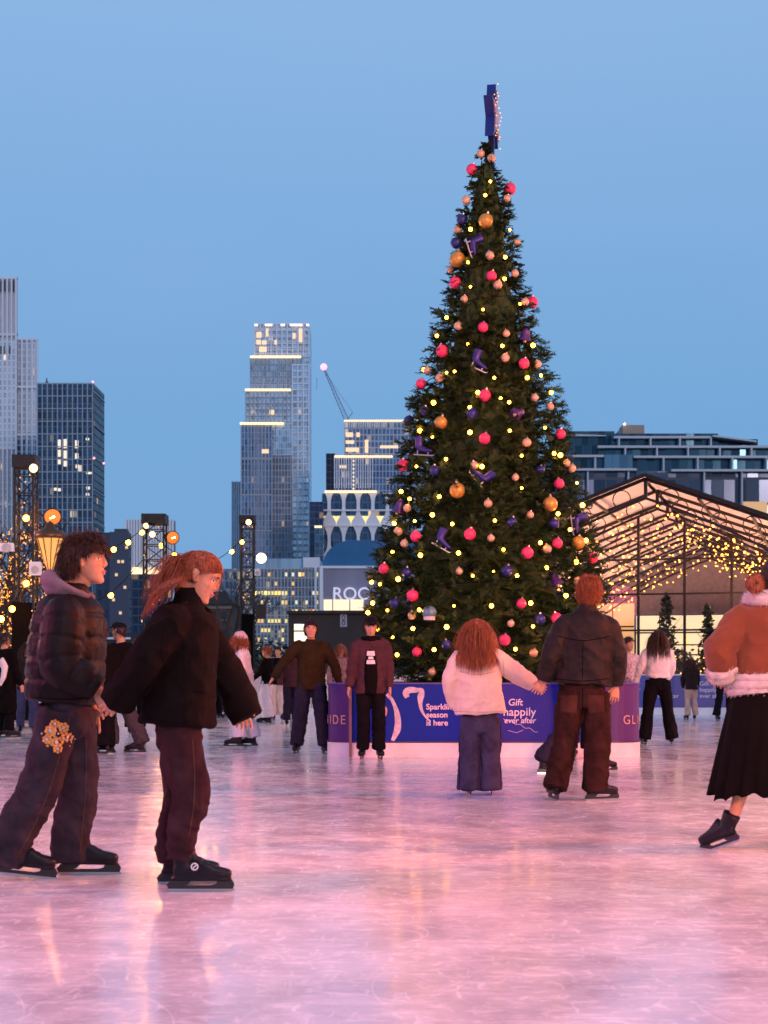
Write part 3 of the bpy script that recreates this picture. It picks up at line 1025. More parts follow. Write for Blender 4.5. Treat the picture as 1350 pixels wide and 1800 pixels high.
# --- man in the puffer jacket -------------------------------------------------
RG = ((0, .075, .080), (.07, .135, .120), (.16, .200, .150), (.30, .232, .176), (.55, .238, .184), (.80, .238, .186), (1, .222, .180))
man, hA, JA = person('young man in black puffer jacket holding hands with the long-haired skater ahead', 7.87, 0,
    head=(150, 986), neck=(126, 1042), sh=[(134, 1082, .20), (112, 1080, -.20)], el=[(142, 1170, .24), (106, 1168, -.27)], wr=[(160, 1240, .17), (172, 1213, -.24)],
    hip=[(132, 1258, .09), (104, 1256, -.10)], kn=[(137, 1390, .10), (67, 1388, -.10)], an=[(129, 1500, .10), (16, 1503, -.09)],
    feet=[(ground_pt(150, 0, 7.96), 0), (ground_pt(36, 0, 7.78, 0.014), 0, -6, -1)],
    top=dict(m=puffer, hem=(111, 1234), rings=RG, quilt=5.0, squilt=5.5, sleeve=(.100, .108, .098, .086, .064), cuff=(.0, .0), collar=(.05, 1.05), fold=.004, fx=9, fz=5),
    bot=dict(m=grey_jean, thigh=.100, knee=.094, hem=.094, drop=.045, fold=.013, bunch=.05),
    hand=(dict(dir=(0.05, 0, -1), n=(0, 1, 0), t=(1, 0, 0), curl=.5), dict(dir=(.50, -.05, -.86), n=(.5, -.8, .3), t=(.8, .2, .4), curl=.75)),
    hair=dict(m=C_['hair_brown'], style='short', n=3200, L=.060, rad=.0019, lift=.014, thick=.012, zfront=.056, zback=-.055, mess=.20,
              region=lambda p: (p.z > .050 if p.y > .035 else (p.z > .030 if p.y > -.012 else p.z > -.048))),
    vox=.009, pitch=3, hs=1.07, seed=3)
# hood of the jersey under the jacket
def hood(body, N, rt, fw, m, back=.12, h=.06, s=1.0, r=.045):
    mb = MB()
    pts, rad = [], []
    for k in range(15):
        a = R(-150 + 300*k/14)                     # 0 is the back
        p = N + (-fw*math.cos(a)*back + rt*math.sin(a)*.105)*s + Vector((0, 0, (h*math.cos(a) - .015)*s))
        pts.append(p); rad.append((r*(.55 + .45*max(0, math.cos(a))))*s)
    mb.tube(pts, rad, 12)
    mb.tube([p*.82 + N*.18 - Vector((0, 0, .035*s)) for p in pts], [q*1.1 for q in rad], 12)
    return link_mesh('hood', remesh(mb, 'hood', .009, 2, folds(.008, 9, 12, 4)), m, body, True)
hood(man, JA((124, 1030)), Vector((0, -1, 0)), Vector((1, 0, 0)), hood_m, .115, .055, 1.0, .046)
# embroidered flower patch on the near thigh, stitched onto the cloth
tr = [c for c in man.children if c.name.startswith('trousers')][0]
bm_ = BVHTree.FromPolygons([tuple(v.co) for v in tr.data.vertices], [tuple(p.vertices) for p in tr.data.polygons])
gold = plain('gold_embroidery', (0.62, 0.30, 0.07), 0.7, 0, 0.4, 60)
silver = plain('silver_embroidery', (0.55, 0.47, 0.48), 0.7, 0, 0.3, 60)
gb, sb_ = MB(), MB()
rg = np.random.RandomState(5)
cent = at(94, 1292, 7.6)
def stitch(mb, x, z, r):
    hit = bm_.ray_cast(Vector((cent.x + x, 7.2, cent.z + z)), Vector((0, 1, 0)))
    if hit[0] is None: return
    n_ = hit[1] if hit[1].y < 0 else -hit[1]
    a = n_.orthogonal().normalized(); b = n_.cross(a)
    mb.sphere(hit[0] + n_*.002, r, 8, 5, (1, 1, .35), (a, b, n_))
for fx_, fz_, fr_ in ((-.03, .02, .028), (.03, .035, .026), (.045, -.015, .026), (.0, -.04, .03), (-.045, -.025, .024), (.005, -.075, .022), (-.01, .055, .022)):
    for k in range(7):
        a = 2*math.pi*k/7 + fx_*40
        stitch(gb, fx_ + math.cos(a)*fr_*.72, fz_ + math.sin(a)*fr_*.72, fr_*.40)
    stitch(sb_, fx_, fz_, fr_*.42)
for k in range(26):
    a = rg.uniform(0, 6.28); d = rg.uniform(.01, .078)
    stitch(sb_ if k % 2 else gb, math.cos(a)*d, math.sin(a)*d - .01, rg.uniform(.004, .008))
nf_ = len(gb.f)
gb.add(sb_.v, sb_.f)
fb = gb.build('flower_embroidery', [gold, silver], tr, True)
for k_ in range(nf_, len(fb.data.polygons)): fb.data.polygons[k_].material_index = 1

# --- woman in the black coat ---------------------------------------------------
RGB_ = ((0, .070, .075), (.07, .125, .095), (.16, .180, .135), (.30, .208, .158), (.55, .215, .165), (.80, .222, .170), (1, .230, .176))
woman, hB, JB = person('long-haired woman in oversized black coat and plum jeans holding hands with the puffer jacket man', 7.45, 0,
    head=(352, 1013), neck=(332, 1058), sh=[(345, 1092, .17), (305, 1092, -.18)], el=[(392, 1172, .24), (254, 1162, -.27)], wr=[(424, 1238, .22), (212, 1226, -.12)],
    hip=[(318, 1280, .10), (312, 1280, -.10)], kn=[(317, 1400, .12), (336, 1398, -.10)], an=[(305, 1500, .13), (323, 1500, -.10)],
    feet=[(ground_pt(327, 0, 7.60), 4), (ground_pt(346, 0, 7.34), 0, 0, -1)],
    top=dict(m=C_['black'], hem=(312, 1273), rings=RGB_, sleeve=(.095, .092, .086, .084, .088), cuff=(.085, .02), collar=(.075, .98), fold=.013, fx=5, fz=6),
    bot=dict(m=plum_jean, thigh=.094, knee=.078, hem=.066, drop=.035, fold=.012, bunch=.10, w=.90),
    hand=(dict(dir=(.15, 0, -1), n=(0, 1, 0), t=(1, 0, 0), curl=.6, s=.92), dict(dir=(-.55, .05, -.5), n=(.3, -.9, .2), t=(-.2, .1, 1), curl=.9, s=.9)),
    hair=dict(m=C_['hair_red'], style='back', n=4200, L=.46, rad=.0019, steps=14, drift=(-.30, -.01, 0), grav=.42, lift=.004, thick=.007, zfront=.058, zback=-.07, spread=.026, tiel=(0, -.122, .0),
              region=lambda p: (p.z > .052 if p.y > .045 else (p.z > .030 if p.y > .005 else p.z > -.05)), coll=[(at(322, 1100, 7.45), (.20, .26, .26))]),
    vox=.009, pitch=-24, hs=1.04, seed=11)

# --- woman in the cream jacket, from behind -------------------------------------
RGK = ((0, .070, .065), (.07, .120, .080), (.16, .170, .110), (.30, .200, .135), (.55, .216, .145), (.80, .228, .152), (1, .236, .158))
wk, hK, JK = person('red-haired woman in cream jacket and wide dark trousers, seen from behind', 13.25, 91,
    head=(838, 1110), neck=(838, 1138), sh=[(808, 1156), (869, 1154)], el=[(792, 1202, .0), (906, 1183, .0)], wr=[(800, 1238, .06), (938, 1205, .0)],
    hip=[(826, 1268), (862, 1268)], kn=[(825, 1335), (862, 1335)], an=[(824, 1382), (863, 1382)],
    feet=[(ground_pt(824, 0, 13.34), 94), (ground_pt(864, 0, 13.34), 86)],
    top=dict(m=cream, hem=(844, 1255), rings=RGK, sleeve=(.086, .094, .088, .082, .070), cuff=(.02, .0), fold=.010, fx=5, fz=7),
    bot=dict(m=vcloth('dark_blue_denim', (0.042, 0.038, 0.080), 0.9, 240, .15, .3), thigh=.103, knee=.096, hem=.106, drop=.03, fold=.010, flop=.0),
    hand=(None, dict(dir=(.9, .0, -.35), n=(0, -1, .3), t=(.2, .3, 1), curl=.7, s=.95)),
    hair=dict(m=C_['hair_ginger'], style='long', n=4000, L=.36, rad=.0022, steps=12, grav=.22, lift=.004, thick=.005, spread=.042, zfront=.05,
              coll=[(at(838, 1168, 13.25), (.24, .15, .17))]),
    vox=.011, face=True, pitch=4, hs=.96, seed=21)

# --- man in the dark jacket, from behind -----------------------------------------
RGL = ((0, .075, .070), (.07, .135, .090), (.16, .195, .120), (.30, .222, .140), (.55, .228, .146), (.80, .232, .150), (1, .236, .152))
ml, hL, JL = person('ginger-haired man in dark jacket and brown corduroys, holding hands with the cream jacket woman', 12.7, 80,
    head=(1036, 1040), neck=(1031, 1072), sh=[(993, 1098), (1066, 1098)], el=[(970, 1152, -.03), (1084, 1156, .02)], wr=[(956, 1196, .02), (1081, 1206, .05)],
    hip=[(1005, 1222), (1047, 1222)], kn=[(992, 1308, .03), (1050, 1306, -.02)], an=[(977, 1380, -.06), (1046, 1382, .02)],
    feet=[(ground_pt(974, 0, 12.75), 98), (ground_pt(1055, 0, 12.72), 22)],
    top=dict(m=brown_jkt, hem=(1023, 1203), rings=RGL, sleeve=(.095, .098, .090, .080, .068), cuff=(.0, .0), collar=(.055, 1.0), fold=.010, fx=6, fz=3),
    bot=dict(m=brown_cord, thigh=.112, knee=.102, hem=.100, drop=.03, fold=.014, flop=.0),
    hand=(dict(dir=(-.45, .05, -.8), n=(0, -1, .2), t=(.2, .3, .9), curl=.7), dict(dir=(-.05, 0, -1), n=(.2, -.9, 0), t=(-.9, .2, 0), curl=.5)),
    hair=dict(m=C_['hair_ginger'], style='short', n=2600, L=.052, rad=.0021, mess=.22, lift=.012, thick=.012, zfront=.05, zback=-.075),
    vox=.011, headyaw=70, hs=1.04, seed=31)

# --- woman in the orange suede jacket at the right --------------------------------
YQ = 9.15
RGQ = ((0, .075, .075), (.07, .135, .100), (.16, .190, .130), (.30, .215, .150), (.55, .216, .155), (.80, .218, .158), (1, .222, .160))
wq, hQ, JQ = person('woman in orange suede jacket with cream fur trim and long black skirt', YQ, 97,
    head=(1364, 1016), neck=(1356, 1052), sh=[(1304, 1088), (1408, 1088)], el=[(1264, 1142, -.06), (1442, 1152, 0)], wr=[(1274, 1186, .02), (1430, 1195, .15)],
    hip=[(1328, 1232), (1378, 1232)], kn=[(1318, 1340, .0), (1392, 1345, .1)], an=[(1283, 1455, -.12), (1394, 1462, .12)],
    feet=[(Vector((X(1270, YQ-.08), YQ-.08, .018)), 126, -20, 0, 6, 32, .52), (ground_pt(1398, 0, YQ+.15), 85)],
    top=dict(m=suede, hem=(1352, 1196), rings=RGQ, sleeve=(.092, .096, .094, .088, .076), fold=.009, fx=5, fz=6, cuff=(0, 0)),
    bot=None, hand=(dict(dir=(.3, .8, -.4), n=(0, .2, 1), t=(1, 0, 0), curl=.7), None),
    hair=dict(m=C_['hair_brown'], style='back', n=1400, L=.14, rad=.0028, lift=.008, thick=.010, zfront=.05, tiel=(-.05, -.10, .0)),
    vox=.010, hs=1.02, seed=41, legskin=True)
def fur(body, pts, r, n, closed=True, L=.03, seed=1, name='fur_trim', rad=.0032):
    rg = np.random.RandomState(seed)
    mb = MB()
    mb.tube(pts, r, 10, closed=closed)
    m = len(pts)
    for k in range(n):
        i = rg.randint(m if closed else m-1); t = rg.rand()
        j = (i+1) % m
        c = Vector(pts[i]).lerp(Vector(pts[j]), t)
        rr = r[i] if isinstance(r, list) else r
        ax = (Vector(pts[j]) - Vector(pts[i])).normalized()
        d = Vector(rg.normal(size=3)); d = (d - ax*d.dot(ax)).normalized()
        p = c + d*rr*.85
        e = p + (d + Vector(rg.normal(size=3))*.45 + Vector((0, 0, -.35))).normalized()*L*rg.uniform(.6, 1.2)
        a = d.cross(ax).normalized()*rad
        mb.add([p + a, p - a, p + ax*rad*1.2, e], [(0, 1, 3), (1, 2, 3), (2, 0, 3)])
    return link_mesh(name, mb.mesh(name, True), C_['fur'], body, True)
def ring(c, rx, ry, n=22, tilt=None):
    out = []
    for k in range(n):
        a = 2*math.pi*k/n
        v = Vector((rx*math.cos(a), ry*math.sin(a), 0))
        if tilt is not None: v = tilt @ v
        out.append(Vector(c) + v)
    return out
hemc = JQ((1352, 1202))
b_ = MB()
for k, (dz, rr) in enumerate(((.035, .028), (-.005, .034), (-.045, .030))):
    fur(wq, ring(hemc + Vector((0, 0, dz)), .224, .165, 26), rr, 1500, True, .030, 50 + k)
fur(wq, ring(JQ((1353, 1056)), .120, .115, 22), .042, 1600, True, .032, 60)
fur(wq, ring(JQ((1350, 1047)), .100, .100, 22), .034, 900, True, .030, 61)
wd = (JQ((1274, 1186, .02)) - JQ((1264, 1142, -.06))).normalized()
qt = Vector((0, 0, 1)).rotation_difference(wd).to_matrix()
fur(wq, ring(JQ((1273, 1184, .01)), .076, .076, 16, qt), .030, 900, True, .028, 62)
fur(wq, ring(JQ((1271, 1176, -.01)), .078, .078, 16, qt), .026, 700, True, .028, 63)
# hair bun tied with a red scrunchie
bn = MB()
bc = JQ((1327, 1026, -.10))
for k in range(9):
    a = 2*math.pi*k/9
    bn.sphere(bc + Vector((math.cos(a)*.026, -.012, math.sin(a)*.026)), .026, 10, 8)
bn.sphere(bc + Vector((0, .02, 0)), .040, 10, 8)
rg = np.random.RandomState(77)
for k in range(260):                     # coiled locks of the bun and loose ends
    a0 = rg.uniform(0, 6.28); rr = rg.uniform(.015, .060); dz = rg.uniform(-.05, .0)
    pts = [bc + Vector((math.cos(a0 + j*.28)*rr*rg.uniform(.97, 1.04), dz*(1 - rr/.075), math.sin(a0 + j*.28)*rr)) for j in range(6)]
    if k % 9 == 0: pts[-1] = pts[-2] + Vector((rg.normal()*.02, -.01, rg.normal()*.02))
    bn.tube(pts, [.003, .0035, .0035, .003, .0025, .0012], 4)
link_mesh('hair_bun', bn.mesh('hair_bun', True), C_['hair_red'], wq, True)
# pleated skirt
def skirt(body, top, hem, r0, r1, m, pleats=17, amp=.06, n=136, lean=0.0):
    mb = MB()
    top, hem = Vector(top), Vector(hem)
    rows = 26
    vs_ = []
    for i in range(rows):
        t = i/(rows-1)
        c = top.lerp(hem, t)
        r = r0 + (r1-r0)*(t**.8)
        for k in range(n):
            a = 2*math.pi*k/n
            f = 1 + amp*t*math.sin(pleats*a + 1.3*math.sin(3*a)) + .03*t*math.sin(5*a + 1)
            z = -.022*(t**6)*math.sin(4*a) - .01*(t**6)*math.sin(pleats*a)
            vs_.append((c.x + r*f*math.cos(a), c.y + r*f*.86*math.sin(a), c.z + z))
    fs_ = []
    for i in range(rows-1):
        for k in range(n):
            l = (k+1) % n
            fs_.append((i*n+k, (i+1)*n+k, (i+1)*n+l, i*n+l))
    mb.add(vs_, fs_)
    ob = link_mesh('skirt', mb.mesh('skirt', True), m, body, True)
    md = ob.modifiers.new('thickness', 'SOLIDIFY'); md.thickness = .004
    return ob
skirt(wq, JQ((1352, 1196)), JQ((1340, 1398)), .205, .325, C_['black'])

# --- everyone further away ------------------------------------------------------------
def std(label, Y, px, yaw, s=1.0, armL=(.06, .02, .10, .10), armR=(.06, .02, .10, .10), stride=(0, 0), spread=.11, top=None, bot=None, hair=None, lean=0.0,
        pitch=0, headyaw=None, group=None, vox=.016, feetyaw=(8, -8), hatf=None, face=True, seed=1, hands=True, zoff=0.0, skates=True, headroll=0):
    """arm = (elbow out, elbow forward, wrist out, wrist forward) in metres from the shoulder; stride = how far each foot is ahead"""
    b = Vector((X(px, Y), Y, zoff))
    a = R(yaw)
    fw = Vector((math.cos(a), math.sin(a), 0)); rt = Vector((fw.y, -fw.x, 0))
    P = lambda r_, f_, z_: b + (rt*r_ + fw*f_)*s + Vector((0, 0, z_*s))
    hipf = (stride[0]+stride[1])/2
    S = []
    E = []
    W = []
    for sg, arm in ((-1, armL), (1, armR)):
        S.append(P(sg*.168, lean*.95 + hipf, 1.44))
        E.append(P(sg*(.172 + arm[0]), lean*.75 + hipf + arm[1], 1.44 - math.sqrt(max(.01, .30**2 - arm[0]**2 - arm[1]**2))))
        dx, dy = arm[2] - arm[0], arm[3] - arm[1]
        up = 1 if len(arm) > 4 and arm[4] else -1
        W.append(E[-1] + (rt*(sg*dx) + fw*dy)*s + Vector((0, 0, up*math.sqrt(max(.004, .26**2 - dx*dx - dy*dy))))*s)
    HPs = [P(sg*.09, hipf, .97) for sg in (-1, 1)]
    AN = [P(sg*spread, stride[i], .17) for i, sg in enumerate((-1, 1))]
    KNs = [(HPs[i] + AN[i])/2 + fw*((.05 + abs(lean)*.8)*s) for i in (0, 1)]
    feet = []
    for i in (0, 1):
        y_ = a + R(feetyaw[i])
        p = AN[i] + Vector((math.cos(y_), math.sin(y_), 0))*.065*s
        feet.append((Vector((p.x, p.y, zoff)), math.degrees(y_)))
    hd = tuple(dict(dir=(W[i]-E[i]), n=rt*(1 if i else -1), t=fw, curl=.5) for i in (0, 1)) if hands else (None, None)
    t = dict(top or {}); bot = dict(bot); bot.setdefault('w', .84); bot.setdefault('thigh', .092)
    t['w'] = t.get('w', 1.0)*.88; t['sl'] = .88; t['hem'] = P(0, hipf, t.pop('hemz', .86))
    return person(label, Y, yaw, P(0, lean*1.25 + hipf + .02, 1.655), P(0, lean + hipf, 1.50), S, E, W, HPs, KNs, AN, feet if skates else None, t, bot, hd, hair,
                  face, vox, headyaw, pitch, headroll, group, s, hatf=hatf, seed=seed, foldamp=.012)

def beanie(m, pom=False):
    def f(body, h):
        mb = MB()
        loft(mb, [(h.w(0, -.010, .025), .088*h.sc, .112*h.sc), (h.w(0, -.010, .055), .090*h.sc, .114*h.sc), (h.w(0, -.014, .10), .078*h.sc, .095*h.sc), (h.w(0, -.02, .135), .045*h.sc, .055*h.sc), (h.w(0, -.02, .15), .012*h.sc, .012*h.sc)], h.r, 18, 14)
        loft(mb, [(h.w(0, -.010, .018), .092*h.sc, .116*h.sc), (h.w(0, -.010, .055), .093*h.sc, .117*h.sc)], h.r, 18, 5)
        link_mesh('beanie', remesh(mb, 'beanie', .009, 1), m, body, True)
    return f
def cap(m):
    def f(body, h):
        mb = MB()
        loft(mb, [(h.w(0, -.006, .045), .086*h.sc, .110*h.sc), (h.w(0, -.006, .075), .084*h.sc, .108*h.sc), (h.w(0, -.010, .108), .062*h.sc, .080*h.sc), (h.w(0, -.012, .125), .02*h.sc, .03*h.sc)], h.r, 18, 12)
        loft(mb, [(h.w(0, .08, .052), .070*h.sc, .010*h.sc), (h.w(0, .115, .050), .062*h.sc, .008*h.sc), (h.w(0, .140, .046), .038*h.sc, .006*h.sc)], h.r, 14, 6)
        link_mesh('cap', remesh(mb, 'cap', .008, 1), m, body, True)
    return f
SH = lambda m, n=400, L=.034: dict(m=m, style='short', n=n, L=L, rad=.004, lift=.010, thick=.012)
LH = lambda m, n=300, L=.36, c=None: dict(m=m, style='long', n=n*2, L=L, rad=.0045, steps=9, lift=.010, thick=.012, spread=.03, coll=c or ())

# man in the olive jumper, arms held out, facing the camera
std('man in olive brown jumper gliding with arms held out, before the black kiosk', 20.2, 546, -84, 1.03, armL=(.14, .03, .20, .10), armR=(.19, .05, .33, .12), stride=(.10, -.08), spread=.17, lean=.04,
    top=dict(m=olive, w=1.06, hemz=.86, sleeve=(.085, .086, .074, .066, .058), collar=(.03, .9)), bot=dict(m=C_['navy'], thigh=.105, knee=.095, hem=.090, drop=.04, flop=0),
    hair=SH(C_['hair_black']), seed=51, feetyaw=(14, -14), vox=.012)
# man in the maroon jacket and cap looking down
mm, hM, JM = std('man in open maroon jacket and dark cap looking down, beside the tree barrier', 18.95, 652, -88, 1.03, armL=(.05, .02, .06, .08), armR=(.06, .03, .10, .10), spread=.10,
    top=dict(m=maroon, w=1.10, hemz=.82, sleeve=(.088, .090, .078, .068, .060), collar=(.04, 1.0)), bot=dict(m=C_['black_trouser'], thigh=.095, knee=.080, hem=.082, drop=.04, flop=0),
    hair=SH(C_['hair_black'], 300, .05), hatf=cap(cap_m), seed=52, pitch=-16, vox=.012)
b_ = MB()
t_ = JM(Vector((X(652, 18.95), 18.95, 0)))
loft(b_, [(Vector((t_.x, 18.95-.122, .84)), .085, .052), (Vector((t_.x, 18.95-.120, 1.15)), .088, .056), (Vector((t_.x, 18.95-.090, 1.40)), .075, .045), (Vector((t_.x, 18.95-.07, 1.52)), .045, .03)], (1, 0, 0), 14, 14)
ts = link_mesh('t_shirt', remesh(b_, 't_shirt', .010, 1), C_['black'], mm, True)
b_ = MB()
for z0, z1, w_ in ((1.22, 1.27, .056), (1.28, 1.315, .034), (1.325, 1.385, .052)):
    loft(b_, [(Vector((t_.x, 18.95-.176 + (z0-1.25)*.14, z0)), w_, .006), (Vector((t_.x, 18.95-.176 + (z1-1.25)*.14, z1)), w_*.9, .006)], (1, 0, 0), 10, 3)
b_.build('shirt_print', C_['white'], ts)
b_ = MB()
b_.tube(ring(Vector((t_.x, 18.95+.0, 1.535)), .085, .085, 16), .045, 8, closed=True)
link_mesh('scarf', remesh(b_, 'scarf', .012, 1, folds(.010, 12, 12, 2)), C_['black'], mm, True)
# person all in white with a beanie, pony tail of red hair
std('skater all in white with pale beanie and long red hair, seen side-on', 22.3, 437, 178, .97, armL=(.03, -.02, .06, .02), armR=(.05, .03, .07, .10), stride=(.14, -.06), spread=.08, lean=.06,
    top=dict(m=white_nylon, w=1.05, hemz=.62, name='coat', collar=(.07, 1.15), quilt=9), bot=dict(m=white_nylon, thigh=.10, knee=.095, hem=.10, drop=.02),
    hair=dict(m=C_['hair_ginger'], style='long', n=200, L=.36, rad=.007, steps=10, lift=.004, thick=.004, spread=.015, drift=(-.35, 0, 0)), hatf=beanie(pink_knit), seed=53, feetyaw=(4, -2))
# man with a cap behind the black coat
std('man in black jacket, black cap and grey trousers, half hidden behind the black coat woman', 20.4, 222, 150, 1.02, armL=(.06, .05, .06, .16), armR=(.06, .02, .08, .10), spread=.16, lean=.08,
    top=dict(m=C_['black'], w=1.1, hemz=.82), bot=dict(m=grey_tr, thigh=.11, knee=.10, hem=.095, drop=.04), hair=SH(C_['hair_black'], 160), hatf=cap(cap_m), seed=54, feetyaw=(25, 20), stride=(.14, -.12))
std('dark-clothed skater in black trousers standing just behind the puffer jacket man', 20.2, 180, 100, 1.0, top=dict(m=C_['black'], w=1.05, hemz=.80), bot=dict(m=C_['black_trouser'], thigh=.095, knee=.090, hem=.10, drop=.06, flop=0),
    hair=SH(C_['hair_brown'], 160), seed=55, spread=.07)
std('skater with face lit orange beyond the man with the black cap', 27.0, 238, -70, .98, top=dict(m=C_['black'], w=1.0), bot=dict(m=C_['black_trouser']), hair=SH(C_['hair_brown'], 160), seed=56)
std('skater in long black coat with a white scarf at the left edge', 25.4, 8, 60, 1.02, top=dict(m=C_['black'], w=1.18, hemz=.42, name='coat'), bot=dict(m=C_['black_trouser'], hem=.09), hair=SH(C_['hair_black'], 160), seed=57, armL=(.12, .05, .16, .10))
b_ = MB()
b_.tube([at(-2, 1170, 25.15), at(4, 1160, 25.1), at(9, 1172, 25.12), at(6, 1190, 25.12), at(0, 1205, 25.14)], [.05, .06, .06, .05, .03], 8)
link_mesh('scarf', remesh(b_, 'scarf', .02, 1), white_knit, [o for o in COL.objects if o.get('label', '').startswith('skater in long black coat')][0], True)
std('dark-haired woman in dark jacket and blue jeans, left of the puffer jacket man', 27.2, 47, -70, .95, armL=(.05, .10, -.02, .26), armR=(.05, .10, -.02, .26), top=dict(m=brown_jkt, w=1.05), bot=dict(m=jean, hem=.085),
    hair=LH(C_['hair_black'], 240, .34), seed=58, stride=(.16, -.12))
# far left group, near the rink edge
std('red-haired skater in black top and white trousers, right of the all-white skater', 33.5, 470, 170, .98, armL=(.08, .1, .1, .3), armR=(.06, .05, .1, .12), top=dict(m=C_['black'], w=1.05, hemz=.9), bot=dict(m=white_knit, hem=.11, knee=.10, thigh=.105), hair=SH(C_['hair_ginger'], 200, .07), seed=59)
std('skater in dark top and cream trousers, just left of the olive jumper man', 35.5, 489, -100, 1.0, top=dict(m=C_['black'], w=1.0), bot=dict(m=cream, hem=.10), hair=SH(C_['hair_black'], 140), seed=60)
std('small skater in black seen under the black coat woman\'s cuff', 37.0, 378, -60, .95, top=dict(m=C_['black']), bot=dict(m=C_['black_trouser'], hem=.09), hair=SH(C_['hair_brown'], 120), seed=61)
std('distant skater in purple trousers beside the black coat woman\'s cuff', 38.0, 392, -110, .97, top=dict(m=maroon), bot=dict(m=vcloth('purple_cotton', (.12, .06, .16)), hem=.09), hair=SH(C_['hair_black'], 120), seed=62)
std('skater with orange hair seen between the olive jumper man and the maroon jacket man', 30.5, 599, -80, .97, armL=(.05, .08, .0, .2), top=dict(m=plain('patterned_knit', (.25, .14, .12), .9, 0, .5, 30)), bot=dict(m=C_['black_trouser']), hair=LH(C_['hair_ginger'], 220, .24), seed=63)
std('skater in dark clothes seen past the shoulder of the olive jumper man', 31.5, 512, -75, .97, top=dict(m=maroon), bot=dict(m=C_['navy']), hair=SH(C_['hair_black'], 120), seed=64)
std('distant skater in grey trousers left of the all-white skater', 38.5, 421, -80, .96, armL=(.06, .1, .08, .25), top=dict(m=C_['black']), bot=dict(m=grey_tr, hem=.09), hair=SH(C_['hair_brown'], 120), seed=71)
std('distant skater in cream top and dark trousers, beside the olive jumper man\'s raised arm', 39.0, 521, 120, .95, armR=(.1, .1, .15, .2), top=dict(m=white_knit), bot=dict(m=C_['navy'], hem=.09), hair=LH(C_['hair_brown'], 150, .3), seed=72)
# right side
std('woman in white top and flared black trousers, seen from behind right of the tree', 22.8, 1157, 86, 1.0, armL=(.10, .06, .16, .20), armR=(.04, .10, -.06, .22), spread=.20,
    top=dict(m=white_knit, w=.98, hemz=1.04), bot=dict(m=C_['black_trouser'], thigh=.105, knee=.088, hem=.105, drop=.07, flop=0), hair=LH(C_['hair_brown'], 420, .36, [(at(1157, 1150, 22.8), (.20, .14, .2))]), seed=65, vox=.012)
std('person in pale patterned jumper reaching out beyond the tree barrier', 24.2, 1103, -50, .96, armL=(.10, .16, .24, .30), armR=(.06, .1, .0, .26), top=dict(m=plain('pale_patterned_knit', (.50, .36, .38), .9, 0, .5, 26), w=1.0), bot=dict(m=C_['black_trouser']), hair=SH(C_['hair_brown'], 200), seed=66)
std('child in dark jacket and beige trousers by the far blue barrier', 36.0, 1215, 95, .84, armL=(.06, .12, .0, .2), armR=(.05, .06, .04, .16), top=dict(m=brown_jkt, w=1.0, hemz=.88), bot=dict(m=beige, hem=.085, thigh=.10), hair=LH(C_['hair_brown'], 200, .3), seed=67)
std('skater in black trousers half hidden by the orange jacket woman', 35.0, 1272, -80, 1.0, top=dict(m=C_['black'], w=1.05), bot=dict(m=C_['black_trouser'], hem=.09), hair=SH(C_['hair_black'], 120), seed=68, spread=.17)
std('skater in black striding behind the man in brown corduroys, legs wide apart', 16.4, 1008, 15, .96, armL=(.05, .1, .05, .2), armR=(.05, -.05, .06, .05), stride=(.36, -.40), spread=.08, lean=.10, top=dict(m=C_['black'], w=.95), bot=dict(m=C_['navy'], hem=.085), hair=SH(C_['hair_brown'], 160), seed=69)
std('skater in dark clothes close to the tree barrier behind the brown corduroys man', 19.0, 1018, 60, .98, top=dict(m=C_['black'], w=.95), bot=dict(m=C_['black_trouser'], hem=.085), hair=SH(C_['hair_brown'], 140), seed=70)

# seams, pockets and fastenings sewn on the near clothes
dk = vcloth('dark_thread', (0.004, 0.003, 0.004)); lt_ = vcloth('rust_thread', (0.10, 0.055, 0.035)); ct = vcloth('cream_thread', (0.42, 0.33, 0.28))
seam(man, 'trousers', [(122, 1262), (104, 1330), (86, 1390), (60, 1450), (34, 1500)], lt_, .0018)
seam(man, 'trousers', [(152, 1300), (150, 1400), (140, 1500)], lt_, .0016)
seam(woman, 'trousers', [(338, 1300), (342, 1360), (340, 1420), (332, 1470)], lt_, .0018)
seam(woman, 'jacket', [(300, 1062), (292, 1100), (284, 1140), (290, 1180)], dk, .003)
seam(woman, 'jacket', [(322, 1130), (324, 1200), (326, 1276)], dk, .0028)
seam(woman, 'jacket', [(254, 1262), (300, 1270), (366, 1278)], dk, .0026)
seam(woman, 'jacket', [(338, 1215), (352, 1216), (366, 1217)], dk, .004, 'pocket_welt')
seam(man, 'jacket', [(60, 1226), (110, 1229), (165, 1227)], dk, .003)
seam(wk, 'jacket', [(808, 1180), (838, 1186), (872, 1180)], ct, .003)
seam(wk, 'jacket', [(801, 1250), (844, 1252), (886, 1250)], ct, .003)
seam(wk, 'jacket', [(884, 1158), (886, 1185), (884, 1210)], ct, .003)
seam(wk, 'trousers', [(806, 1270), (808, 1330), (808, 1385)], dk, .003)
seam(wk, 'trousers', [(880, 1270), (880, 1330), (880, 1385)], dk, .003)
seam(ml, 'jacket', [(978, 1118), (1025, 1126), (1072, 1118)], dk, .0035)
seam(ml, 'jacket', [(975, 1193), (1023, 1197), (1070, 1193)], dk, .0035)
seam(ml, 'jacket', [(1025, 1126), (1024, 1160), (1024, 1193)], dk, .003)
brown_lt = vcloth('faded_corduroy', (0.050, 0.021, 0.017), 0.9, 200, 0.2, 0.3)
patch(ml, 'trousers', [(985, 1222), (1016, 1222), (1014, 1256), (984, 1252)], brown_lt)
patch(ml, 'trousers', [(1032, 1222), (1062, 1222), (1062, 1252), (1034, 1256)], brown_lt)
seam(ml, 'trousers', [(1024, 1210), (1024, 1240), (1022, 1262)], dk, .003)
